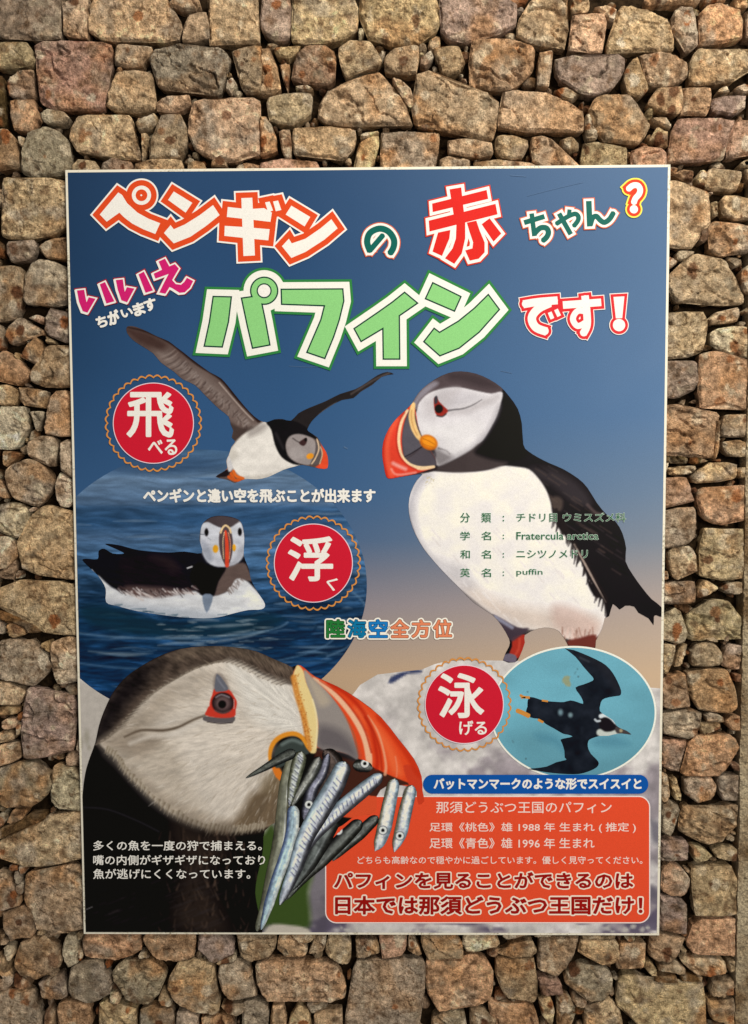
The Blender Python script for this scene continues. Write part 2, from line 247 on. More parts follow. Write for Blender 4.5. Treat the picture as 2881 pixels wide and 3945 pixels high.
STONES='''T1
m 0,-40 375,-40 383,60 380,240 310,245 200,250 150,215 110,215 60,245 -30,235
t 392,-40 550,-40 555,60 553,240 470,240 395,215 388,120
t 570,30 640,-40 1040,-40 1100,70 1155,150 1140,250 1060,262 720,262 640,250 600,215 560,200 562,100
y 1075,20 1110,-30 1260,-30 1275,30 1240,60 1150,65
t 1180,130 1215,85 1310,80 1325,130 1328,240 1230,265 1160,268 1165,190
t 1320,-30 1635,-30 1640,60 1645,270 1560,275 1420,270 1330,285 1325,120
y -30,265 170,262 195,300 215,385 190,410 80,425 -30,430
r 215,285 270,260 440,250 660,262 715,295 710,400 690,520 665,600 650,695 560,700 400,700 310,680 250,650 240,560 235,400
t 735,290 770,275 960,285 970,310 930,370 900,415 800,420 725,410
g 945,370 985,310 1150,268 1230,300 1300,330 1380,295 1430,320 1465,370 1440,450 1400,590 1380,612 1310,590 1240,565 1060,575 1010,550 985,470
t 1475,331 1580,290 1660,290 1660,590 1560,600 1525,500
g 50,480 100,440 195,430 210,500 205,620 110,630 55,610 40,540
o 60,640 220,630 225,740 215,820 190,832 85,830 70,740
t 740,450 860,437 960,460 975,560 978,690 860,710 740,700 672,660 680,590 710,500
p 1445,510 1480,490 1510,540 1470,590 1435,570
t 985,640 1060,595 1200,600 1220,655 1150,690 1090,710 988,700
t 1225,640 1380,625 1600,610 1650,625 1650,980 1560,990 1490,1030 1430,1030 1290,980 1240,950 1200,850 1195,750 1220,690
g 252,720 300,690 400,710 440,740 400,780 300,788 265,760
t 450,820 490,735 830,735 850,830 880,930 890,1010 780,1005 720,985 640,995 570,975 490,968 440,880
y 855,770 980,715 1010,760 960,820 880,835
t 897,850 935,845 925,940 900,1020
t 1030,740 1150,730 1190,820 1195,880 1140,1000 1000,1010 945,1005 960,900
d -20,480 10,480 20,600 25,780 5,800 -20,800
t -20,810 50,815 85,870 110,960 115,1060 50,1070 -20,1080
g 140,930 170,840 290,800 370,835 420,880 440,1000 435,1100 350,1110 230,1125 140,1105 125,1040
t 460,1040 490,1000 600,1020 630,1060 620,1110 440,1110
t 640,1030 720,1005 830,1030 845,1110 640,1110
t 858,1040 940,1015 1150,1010 1160,1060 1140,1110 860,1110
g 1345,1020 1400,985 1440,1030 1440,1060 1340,1060
y 112,865 150,870 140,930 115,920
t 1190,1030 1240,1020 1300,1035 1310,1090 1190,1090
o 1500,1055 1580,1030 1650,1040 1650,1095 1500,1095
T2
m 20,-30 190,-30 195,100 185,240 100,252 20,215 2,150
y 208,-30 600,-30 622,60 620,200 560,240 450,265 280,270 208,265
y 640,-30 1130,-30 1142,60 1142,190 1090,210 1020,270 960,282 840,285 780,255 690,245 665,150 640,110
m 1152,-30 1500,-30 1640,10 1640,60 1635,165 1560,200 1400,240 1320,268 1200,250 1158,190
p 625,178 660,178 665,200 630,250
y 6,305 60,300 80,370 110,430 135,560 110,585 6,590
y 80,300 260,280 240,320 180,370 110,350
r 235,330 290,290 380,280 470,310 485,380 488,500 440,540 300,535 200,500 220,420
y 125,405 190,405 185,500 175,570 150,500
y 500,310 580,255 700,260 740,330 785,385 750,430 640,450 550,495 515,440
t 800,350 870,290 1010,290 1012,400 1000,470 930,472 795,450 795,390
r 1022,370 1090,315 1110,360 1060,430 1022,410
y 1105,300 1270,290 1310,400 1280,455 1200,480 1150,450 1135,380
o 1350,255 1460,248 1600,238 1700,270 1750,290 1755,430 1655,540 1560,572 1480,570 1400,555 1335,550 1335,400
t 380,660 420,590 540,510 660,470 780,450 800,480 850,560 920,650 945,720 965,800 900,785 780,785 640,796 530,792 420,785 370,750
y 845,490 900,500 960,560 985,640 960,680 920,640 870,560
t 990,470 1080,445 1170,490 1230,540 1330,560 1450,590 1520,650 1510,740 1490,880 1430,885 1330,860 1220,840 1130,820 1115,770 1060,770 1000,790 985,780 975,700 990,580
d 1010,800 1110,780 1125,815 1100,830 1000,822
y 60,600 200,590 320,590 335,640 330,720 270,770 210,800 120,780 60,760 40,670
o 0,735 40,740 80,800 110,870 110,950 70,970 0,985
t 120,830 190,820 200,900 200,1010 170,1005 140,960
y 212,818 400,806 610,820 615,900 590,960 530,1020 440,1000 330,990 215,980
y 635,900 700,860 760,855 755,930 735,1010 710,1090 600,1090 610,1000
o 775,838 900,832 1140,845 1135,960 1115,1090 980,1090 870,1090 770,1090
t 1195,885 1330,875 1480,900 1485,980 1400,990 1300,990 1210,970
t 1145,1010 1210,985 1340,1015 1340,1090 1145,1090
y 1365,1028 1500,1010 1652,1030 1652,1090 1360,1090
r 5,1030 160,1012 370,1025 380,1090 5,1090
y 230,550 300,540 345,565 300,578 230,570
y 640,850 750,830 760,848 690,872 640,880
T3
t 230,60 300,-30 500,-30 510,100 490,305 440,295 340,280 260,265 178,230 190,120
y 530,-30 630,-30 650,30 640,70 600,78 530,78
r 538,90 640,82 750,90 755,160 745,230 730,330 660,335 515,320 525,200
y 680,40 760,35 815,60 800,135 760,120 740,80
t 850,30 910,25 1030,60 1150,130 1185,190 1180,310 1060,320 960,320 850,330 753,335 770,250 805,150
p 1185,60 1230,35 1290,35 1325,80 1335,180 1335,280 1300,300 1270,330 1230,260 1170,170
o 1345,80 1400,30 1500,15 1530,45 1615,50 1620,150 1620,240 1500,270 1350,280 1342,180
o 1000,-30 1360,-30 1340,15 1130,20 1000,20
o 1370,-30 1520,-30 1510,10 1380,15
o 1575,-30 1660,-30 1660,35 1580,35
r 1640,70 1680,70 1680,250 1640,240
t 330,320 410,315 405,400 385,550 310,545 325,420
m 425,370 560,350 700,365 830,345 870,370 860,450 830,500 790,570 680,605 590,595 520,540 460,500 430,440
o 900,390 950,350 970,400 1000,510 1015,570 970,620 890,600 865,530 860,470
y 965,350 1100,318 1200,350 1265,390 1265,500 1180,540 1060,545 1010,520 985,430
y 1300,360 1340,300 1500,305 1680,300 1680,440 1600,480 1560,520 1440,525 1340,540 1275,540 1280,440
y 420,575 500,555 580,605 530,635 470,625
t 100,590 150,572 300,570 420,600 520,660 600,700 615,730 600,840 540,845 400,830 250,835 130,810 58,800 70,700
t 680,610 760,600 900,605 940,640 990,740 1035,790 1000,880 960,915 850,905 740,890 700,830 680,750 645,700
g 625,730 650,720 678,790 700,840 695,885 640,890 620,830
o 1030,620 1080,560 1228,550 1240,640 1215,725 1130,722 1050,680 1020,660
o 1236,550 1425,548 1422,640 1390,732 1300,728 1224,725 1245,640
y 1470,565 1510,545 1545,580 1490,590 1460,590
o 1570,555 1640,530 1680,580 1620,590
m 1435,620 1500,605 1640,605 1635,690 1560,735 1430,715 1425,680
y 60,860 150,850 250,890 260,930 220,1000 170,1015 80,1000 45,950
o 270,870 340,855 420,900 480,960 500,1010 580,1045 580,1090 350,1090 290,1020 275,950
y 465,880 530,865 580,900 580,950 520,970 480,930
t 600,910 690,902 820,918 885,935 880,1090 590,1090
r 920,955 1000,925 1100,940 1135,970 1135,1090 915,1090
y 1030,890 1080,805 1145,840 1150,930 1100,930
t 1035,745 1130,745 1170,800 1160,820 1080,780 1045,770
r 1210,748 1300,744 1440,750 1580,755 1535,850 1510,1005 1400,1025 1145,1035 1155,900 1175,820
r 1592,756 1690,758 1690,975 1600,990 1520,1003 1545,850
y 1600,1040 1660,1005 1690,1065 1610,1060
t -10,1018 120,1015 280,1035 310,1060 300,1095 -10,1095
L1
t 15,240 60,225 200,250 400,270 480,245 720,270 760,330 760,750 640,810 540,870 440,870 330,905 180,895 80,895 12,870 15,640 25,500
g 70,918 370,915 375,980 350,1060 290,1130 100,1150 60,1060 45,980
t 410,1000 450,945 560,900 720,875 780,900 780,1110 660,1125 500,1110 450,1060
g 300,1230 340,1150 410,1122 580,1140 660,1190 780,1250 780,1600 640,1625 500,1640 400,1615 300,1620 255,1560 265,1400 270,1300
y -20,1190 130,1180 215,1210 240,1320 245,1480 225,1640 200,1740 100,1790 -20,1810
o 50,1920 110,1820 200,1765 270,1780 340,1830 480,1900 470,1945 380,1930 280,1980 200,2030 130,2060 70,2020 40,1970
m 480,1760 540,1655 600,1680 780,1710 780,2030 690,2040 600,1990 490,1940
m -30,1830 8,1840 20,1900 10,2080 -30,2120
t 490,1955 590,2015 590,2045 490,2040
y 140,2130 180,2140 200,2230 150,2200
d -20,920 5,940 12,1080 -20,1100
X
y 400,850 470,700 600,570 700,510 780,580 850,740 800,880 800,1050 720,1040 640,1040 540,960 400,900
t 930,650 1100,690 1450,690 1450,1490 1200,1510 1050,1480 940,1460 870,1510 740,1430 600,1370 570,1250 660,1120 800,1060 840,860 880,750
r 560,130 720,60 850,90 860,200 780,240 700,180
L2
o -20,-120 60,-140 130,-90 230,0 290,70 315,160 260,190 200,240 130,210 -20,195
t -20,240 60,230 140,250 185,300 180,370 145,455 90,460 -20,450
o 195,260 300,260 480,290 510,350 510,440 490,490 380,470 260,455 215,420
p -20,475 140,470 255,480 280,560 295,680 250,790 200,870 155,940 80,935 -20,930
p 325,520 450,515 450,590 420,640 390,740 370,680 340,600
o 535,340 590,300 640,310 700,295 790,320 790,790 630,790 550,780 490,770 495,600 510,540 520,430
g 305,850 400,800 490,780 560,800 610,860 610,960 580,1120 510,1130 470,1080 400,1040 340,1035 300,1010 285,900
p 630,870 700,835 800,820 800,1260 740,1230 645,1165 650,1050
o 25,950 100,950 215,980 170,1030 110,1080 60,1125 25,1110
t 30,1170 90,1120 180,1080 260,1055 330,1050 420,1080 500,1150 570,1220 560,1310 540,1400 450,1510 400,1560 330,1545 230,1510 120,1450 80,1350 30,1210
o -20,1260 10,1290 60,1390 90,1470 40,1480 -20,1450
p 600,1280 640,1180 690,1210 790,1280 810,1500 750,1570 640,1560 610,1440 600,1350
g -20,1525 80,1520 200,1520 270,1560 305,1650 290,1740 250,1830 200,1900 130,1900 90,1870 20,1835 -20,1830
p 315,1590 360,1565 400,1570 395,1600 330,1620
t 430,1560 480,1540 640,1580 820,1620 840,2262 830,2360 600,2340 450,2300 320,2275 220,2240 210,2100 200,1990 190,1930 260,1870 300,1760 340,1640 400,1630
p -20,1885 60,1880 150,1920 185,1990 180,2100 130,2160 60,2225 -20,2240
t 90,2215 160,2140 165,2262 150,2355 -20,2345 -20,2260 60,2250
p 175,2260 215,2265 215,2345 168,2350
L3
y -20,180 130,175 150,120 230,95 400,110 520,120 640,112 700,135 850,150 850,700 700,690 640,660 550,680 490,670 450,590 330,550 190,460 90,420 -20,400
d -20,430 60,450 180,500 300,550 420,600 470,660 380,680 300,680 250,610 120,560 60,560 -20,520
o 60,590 100,570 200,585 270,650 270,700 200,715 150,730 100,720 75,650
p -20,545 30,560 50,630 35,690 -20,690
g -20,770 60,745 150,740 220,765 330,755 380,800 440,860 520,930 555,1060 520,1110 430,1190 380,1255 250,1245 130,1220 -20,1180
p 555,765 680,730 850,715 880,1190 780,1210 660,1235 610,1235 595,1170 560,1060 550,940
t -20,1200 60,1220 180,1260 258,1310 248,1400 200,1460 130,1465 -20,1450
m 272,1295 320,1262 420,1290 600,1330 810,1370 830,1450 820,1600 800,1790 800,1960 640,1990 480,2030 330,2060 260,2050 240,1950 215,1800 240,1560 265,1420
y -20,1485 80,1480 180,1500 180,1560 130,1575 -20,1580
t 0,1650 60,1615 150,1615 185,1650 160,1710 80,1730 20,1720
t -20,1760 80,1755 140,1800 150,1840 60,1870 -20,1880
t -20,1900 60,1880 180,1885 232,1960 232,2040 160,2080 60,2110 -20,2140
y 190,1560 235,1545 238,1600 210,1640 190,1620
m 825,1900 850,1830 900,1830 900,1990 830,1960
y 170,1660 220,1660 210,1780 170,1800
y 440,790 520,760 530,900 460,860
L4
g -20,-110 180,-170 350,-175 430,-130 520,-40 555,60 530,150 480,200 400,270 330,318 220,308 150,325 90,325 -20,295
p 600,-150 640,-130 870,-100 930,0 920,340 850,350 700,335 580,310 558,180 560,0
p -20,390 30,370 65,420 60,470 0,540 -20,530
o 110,390 140,340 260,340 290,370 230,460 110,500 75,480
d 300,400 500,390 495,440 400,490 280,530 150,590 60,640 -20,660 -20,560 100,530 230,480
y -20,680 100,630 240,550 360,525 450,485 510,400 620,400 700,400 800,370 920,370 920,880 800,905 600,935 460,945 330,960 220,945 170,880 -20,875
g 90,955 185,955 185,1008 100,1008
g 200,950 260,955 255,1055 215,1045
g 150,1018 205,1020 215,1150 160,1145
p -20,1020 60,1040 120,1120 150,1200 205,1280 232,1340 200,1400 120,1410 50,1440 -20,1450
g 15,1480 80,1470 170,1425 240,1390 290,1420 340,1510 370,1580 375,1680 330,1740 200,1755 90,1755 50,1700 25,1580
t 262,1060 310,1020 420,1015 540,990 620,975 760,950 930,960 930,1640 800,1670 700,1700 520,1745 480,1660 390,1640 370,1520 330,1440 280,1370 258,1310 272,1200
y 395,1680 420,1665 470,1670 480,1705 400,1700
t 230,1800 370,1730 440,1722 500,1750 540,1800 620,1860 660,1950 640,2050 560,2110 460,2150 380,2190 290,2170 200,2130 145,2060 150,1970 180,1880
y 30,1860 60,1830 130,1860 130,1930 110,1990 70,1970
p 690,1780 720,1715 800,1740 850,1850 850,2010 730,2080 690,1970 680,1870
g -20,2120 70,2130 140,2180 130,2250 60,2310 -20,2320
t -20,1900 50,1950 75,2050 90,2110 -20,2100
y 0,1765 60,1790 70,1810 0,1810
g 165,1165 230,1165 240,1260 210,1270 170,1210
t 850,1860 890,1960 880,1990 855,1990
B1
o 655,150 690,90 800,90 1100,90 1115,180 1105,250 1030,295 940,320 860,308 800,305 670,295
o 1140,150 1180,80 1550,80 1560,170 1540,280 1470,310 1400,328 1330,325 1230,310 1190,260 1150,200
o 110,430 150,440 240,520 240,540 160,550 112,530
g 300,505 400,480 480,450 510,520 525,620 480,640 400,650 330,630 305,580
m 545,400 620,340 720,315 820,320 830,380 860,420 880,500 865,600 830,620 740,665 660,650 580,620 535,580 540,480
g 900,410 960,330 1050,350 1130,345 1200,325 1250,360 1315,440 1290,510 1260,590 1200,670 1120,685 1010,650 960,570 890,490
t 1420,325 1480,325 1600,335 1690,360 1710,430 1715,570 1740,650 1740,750 1640,755 1500,720 1420,690 1370,620 1330,550 1340,470 1390,400
y 1270,590 1310,580 1355,650 1360,690 1290,680 1250,650
g -20,570 40,555 200,555 250,620 310,700 320,880 -20,880
p 350,740 380,700 420,770 425,880 340,880
o 450,670 560,655 640,655 705,690 720,880 465,880
y 780,670 850,670 960,690 1070,720 1085,880 780,880
g 1120,720 1160,700 1260,715 1370,720 1385,880 1095,880
g 1410,740 1480,735 1570,770 1570,880 1395,880
p 860,600 930,590 955,640 940,680 870,670
t -20,410 50,410 100,460 70,520 30,550 -20,550
t 1100,280 1150,275 1160,300 1100,310
t 830,330 865,325 870,390 845,380
t 630,255 655,265 655,310 620,310
B2
m 130,130 180,90 330,90 375,120 415,200 415,270 320,320 250,345 200,320 130,240 120,180
t 430,100 560,90 740,90 755,160 740,230 690,310 620,325 540,335 470,300 455,200
o 765,130 840,90 880,150 930,200 1000,240 985,300 920,312 810,303 760,240
y 855,90 1060,90 1060,150 1000,190 940,185 885,140
t 1070,100 1145,90 1150,190 1120,260 1010,268 1050,200
t 1165,100 1250,100 1330,150 1345,200 1345,300 1320,360 1240,340 1170,300 1145,260 1160,200
y 1380,155 1500,150 1555,155 1575,270 1500,290 1385,302
g 300,365 430,335 500,340 540,400 560,470 570,540 600,610 500,630 400,645 330,610 300,520 290,440
t 595,360 700,330 900,328 1020,340 1120,345 1240,370 1280,460 1310,560 1300,630 1200,655 960,630 900,655 800,655 690,645 640,590 600,500
g 1390,330 1550,322 1700,318 1935,325 1935,520 1905,660 1875,880 1295,880 1320,650 1350,480
y 310,700 370,680 500,670 500,740 430,770 350,740
g 490,665 560,650 680,690 690,760 670,880 480,880
o 715,690 810,680 830,880 700,880
y 860,800 920,680 1000,740 1040,880 850,880
y 1050,770 1150,740 1280,740 1270,880 1050,880
o 160,790 300,772 380,765 430,880 150,880
t 270,345 330,305 420,285 430,320 300,358
p 1240,100 1360,100 1350,125 1270,125
B3
r 120,100 350,100 340,200 340,240 300,290 200,305 150,300
y 365,110 400,160 470,280 430,285 350,240
t 462,90 740,90 790,200 788,310 600,315 510,315 490,250 465,180
p 795,90 1040,90 1085,190 1055,220 960,240 870,272 820,262 792,190
o 505,335 650,325 800,322 840,292 900,285 980,320 1030,400 1035,500 1020,620 960,670 860,680 800,695 700,700 610,730 560,670 520,600 500,500
y 1068,268 1130,250 1200,190 1350,160 1382,260 1350,286 1180,302
y 1065,312 1120,305 1200,312 1350,305 1365,420 1380,520 1385,640 1350,660 1260,640 1150,635 1090,540 1050,430
t 1400,170 1500,145 1716,130 1690,250 1620,380 1560,450 1500,440 1387,390 1390,250
r 1385,475 1540,465 1590,540 1590,590 1530,610 1420,615 1400,540
g 550,790 640,740 740,725 810,750 820,880 540,880
t 850,700 910,680 940,720 1055,792 1070,880 850,880
o 1000,665 1080,690 1190,685 1300,675 1360,690 1395,800 1395,880 1085,880 1066,780 1005,740
y 1390,640 1490,625 1530,740 1500,860 1430,780
p 1545,625 1650,625 1690,700 1690,800 1650,880 1545,880
p 1090,90 1330,90 1300,135 1130,145
p 1345,100 1520,100 1500,130 1350,135
B4
y 322,168 600,168 625,200 620,310 560,350 490,365 420,320 370,290 305,260
o 640,190 700,182 838,188 835,280 815,385 700,385 610,380 630,280
r 880,120 1000,115 1160,160 1120,230 1100,300 1050,350 970,340 890,320 860,270
t 950,362 1080,357 1155,390 1155,435 1060,425 940,405
y 1120,330 1180,305 1340,310 1480,340 1490,430 1380,455 1250,440 1180,390
y 842,350 880,340 930,400 938,455 880,440 832,390
g 205,430 320,370 450,380 530,390 580,450 590,540 550,610 500,640 400,648 310,590 230,540 200,500
t 630,500 660,450 760,445 890,505 1060,515 1200,495 1290,500 1310,620 1320,800 1320,880 820,880 700,760 612,670 612,560
d 900,462 1080,442 1100,498 915,498
d 1110,440 1300,460 1290,488 1120,488
y 1380,510 1580,495 1580,590 1470,615 1360,610
y 1340,650 1580,640 1580,860 1370,800 1345,730
t 355,690 560,645 630,700 655,800 655,880 360,880
y 1500,340 1590,325 1590,420 1510,420
p 670,140 760,140 750,170 700,175
t 330,115 600,115 600,150 330,150
t 255,640 370,635 375,670 350,700 290,690
R1
o 320,190 400,150 545,150 545,310 470,280 390,215
y 570,240 630,140 690,150 685,290 660,350 590,320
t 702,150 760,125 870,140 1060,160 1070,210 1030,300 1010,385 880,385 740,365 675,350
t 200,300 290,280 380,285 500,335 650,380 700,420 720,600 715,740 660,775 610,800 600,880 560,960 530,1020 440,1010 370,990 200,1000
y 740,500 805,490 805,650 740,665
y 830,500 890,430 1020,430 1220,470 1220,690 1000,700 880,660 840,560
t 740,725 790,700 850,732 1000,742 1220,745 1220,1040 1000,1060 830,1085 760,1070 720,1010 720,850
y 350,1080 380,1030 550,1035 540,1080 410,1140 360,1130
o 200,1100 290,1090 345,1130 390,1150 330,1200 200,1260
t 270,1310 400,1190 520,1080 590,1060 680,1100 860,1110 930,1180 980,1280 1040,1400 1090,1500 1100,1600 1050,1620 900,1630 780,1600 700,1620 590,1590 440,1590 340,1590 300,1520 265,1440
t 200,1710 320,1720 450,1700 640,1690 690,1760 690,1900 670,2060 640,2120 480,2200 200,2210
y 710,1780 790,1700 960,1680 1040,1645 1045,1740 1010,1810 900,1820 740,1835
p 730,1930 860,1870 1000,1850 1220,1850 1220,2200 1000,2180 840,2130 790,2080 730,2060
p 1060,1250 1160,1170 1220,1550 1110,1500 1060,1350
t 1060,1700 1140,1640 1220,1740
t 1095,150 1220,130 1220,340 1108,280
d 610,805 700,780 700,900 640,960 600,940
y 1050,90 1150,20 1200,120 1060,120
p 700,395 760,385 760,410 710,425
R2
m 200,-30 560,-30 590,60 590,190 550,290 450,340 340,380 200,370
o 600,-90 700,-125 780,-140 1000,-70 1220,-30 1220,470 1080,515 980,470 870,430 760,440 650,485 605,470 605,150
t 200,470 380,440 460,470 600,490 700,535 800,535 850,560 800,650 780,800 760,1020 690,1035 590,1010 490,1005 350,985 200,1000
d 200,1012 380,998 490,1020 480,1090 400,1100 200,1070
d 510,1025 590,1022 720,1060 680,1080 560,1105 500,1080
y 882,560 1220,550 1220,800 840,800 838,700
y 860,850 1010,835 1220,880 1220,1025 940,1010 870,950
y 270,1140 420,1115 570,1110 575,1160 540,1200 400,1220 290,1210
y 510,1250 580,1180 720,1090 880,1080 1020,1105 1035,1130 1010,1260 800,1290 560,1305
r 200,1250 350,1240 460,1240 500,1370 560,1500 430,1530 200,1580
o 580,1420 640,1350 760,1345 900,1370 1220,1280 1220,1700 980,1720 850,1770 740,1740 650,1680 620,1590 580,1520
m 200,1620 350,1590 570,1555 575,1700 570,1900 500,1960 350,2000 200,2020
y 660,1800 860,1810 1220,1800 1220,2330 1000,2355 850,2360 740,2340 600,2320 620,2000 640,1900
t 250,2060 320,2010 500,1990 560,2050 570,2180 580,2262 500,2290 430,2300 370,2365 310,2320 280,2200
t 200,2270 265,2262 270,2350 200,2365
t 805,660 820,610 835,640 822,900 790,1040 762,1030 790,800
y 1037,1180 1062,1130 1220,1130 1220,1260 1040,1250
p 510,1370 560,1345 600,1380 560,1420
p 200,1090 265,1080 240,1180 200,1200
R3
m 200,130 300,120 480,115 570,128 573,250 560,345 400,362 200,370
y 590,280 600,200 650,105 720,115 830,190 760,230 680,280 590,303
t 838,190 920,130 1220,120 1220,250 1000,265 870,240
g 200,500 350,395 400,440 430,560 475,690 440,780 370,800 280,770 200,740
y 465,480 600,400 760,308 970,345 1000,430 1050,510 1220,770 970,740 930,700 830,690 760,680 660,690 590,740 540,770 490,750 470,620
t 200,800 350,805 340,900 290,1050 260,1130 200,1130
y 410,820 480,800 470,880 420,1000 380,1050 340,1050 370,920
t 520,880 640,780 750,785 850,880 860,950 820,1040 720,1035 620,1050 525,1040
g 870,950 900,830 950,800 1220,820 1220,1090 970,1080 850,1040
r 190,1180 350,1130 450,1105 462,1250 475,1350 505,1480 330,1500 190,1490
o 470,1115 560,1080 720,1070 880,1065 940,1120 990,1250 1030,1400 1020,1480 960,1540 700,1530 600,1500 530,1400 488,1250
g 190,1560 330,1540 500,1505 600,1535 650,1560 640,1640 600,1720 570,1800 490,1830 350,1800 190,1780
y 660,1570 720,1538 860,1590 880,1645 680,1640
y 610,1665 700,1652 850,1655 840,1730 700,1770 640,1790 615,1730
o 890,1650 960,1590 1220,1570 1220,1760 940,1730
r 190,1835 330,1845 475,1845 432,1950 420,2060 395,2200 300,2180 190,2140
o 490,1865 560,1805 750,1790 950,1790 1010,1830 1010,1930 960,2060 900,2180 820,2250 620,2250 460,2230 405,2200 450,2030
p 950,2110 1220,2100 1220,2220 980,2170
o 990,1130 1220,1120 1220,1230 1000,1210
t 660,745 780,725 830,775 760,780
R4
t 190,-60 260,-40 290,180 260,255 190,265
y 290,10 360,0 410,180 405,250 340,230 310,110
t 455,20 560,-10 750,5 800,80 770,180 720,250 600,275 560,250 450,170
g 808,40 830,-20 1220,-30 1220,240 860,250 835,160
g 190,280 300,262 370,290 400,350 350,470 330,570 290,640 190,590
t 420,310 480,300 560,370 680,380 760,340 870,320 930,300 1220,310 1220,460 970,560 940,640 890,700 710,740 600,680 500,640 390,580 400,440
m 180,680 330,685 470,690 490,740 485,900 400,912 180,905
y 515,750 640,760 745,850 660,900 590,935 550,900
y 758,810 850,760 1220,810 1220,920 900,910 800,880
r 200,1030 230,960 280,930 350,970 440,1000 500,1060 490,1140 460,1260 400,1295 280,1275 190,1235
y 518,980 700,950 800,942 950,960 990,1100 1220,1100 1220,1480 850,1480 650,1490 570,1480 545,1350 525,1150
m 180,1285 300,1285 410,1315 470,1380 470,1705 350,1685 180,1660
o 470,1760 510,1720 530,1600 650,1530 720,1560 850,1540 1220,1560 1220,1950 900,1930 850,1910 700,1900 580,1920 510,1880 475,1830
p 910,680 950,620 990,640 990,680
t 410,1880 450,1860 480,1890 430,1920
'''
# ---------------------------------------------------------------- stone wall
PAL = dict(g=(182, 168, 152), t=(194, 170, 144), o=(200, 164, 132), r=(186, 154, 136), y=(198, 176, 146),
           p=(208, 194, 176), m=(168, 152, 142), d=(110, 84, 58))
XE = px([[2846, 3000]], .01)[0][0]           # right end of the stone wall
def root(name, loc, label, cat):
    e = bpy.data.objects.new(name, None); COL.objects.link(e); e.location = loc; e.empty_display_size = .1
    e['label'] = label; e['category'] = cat; return e
BASEZ = .55
wall = root('stone_wall', (0, .012, BASEZ), 'dry-laid brown and tan rubble stone wall behind and all around the puffin poster', 'wall')
OFF = np.array([0, .012, BASEZ])

def clipx(p, X):
    out = []
    for a, b in zip(p, np.roll(p, -1, 0)):
        if a[0] <= X: out.append(a)
        if (a[0] <= X) != (b[0] <= X): t = (X - a[0]) / (b[0] - a[0]); out.append(a + (b - a) * t)
    return np.array(out)
def jag(p, step, amp, seed):
    """break an outline into short uneven edges"""
    out = []
    for i, (a, b) in enumerate(zip(p, np.roll(p, -1, 0))):
        L = np.hypot(*(b - a)); n = max(1, int(L / step))
        for k in range(n): out.append(a + (b - a) * (k / n))
    q = np.array(out)
    q = .8 * q + .1 * (np.roll(q, 1, 0) + np.roll(q, -1, 0))      # soften the traced corners
    dx = (fbm(q[:, 0] * 90, q[:, 1] * 90, seed) - .5) * amp; dy = (fbm(q[:, 0] * 90, q[:, 1] * 90, seed + 50) - .5) * amp
    dx = dx + (vn(q[:, 0] * 400, q[:, 1] * 400, seed) - .5) * amp * .5
    return q + np.stack([dx, dy], 1)
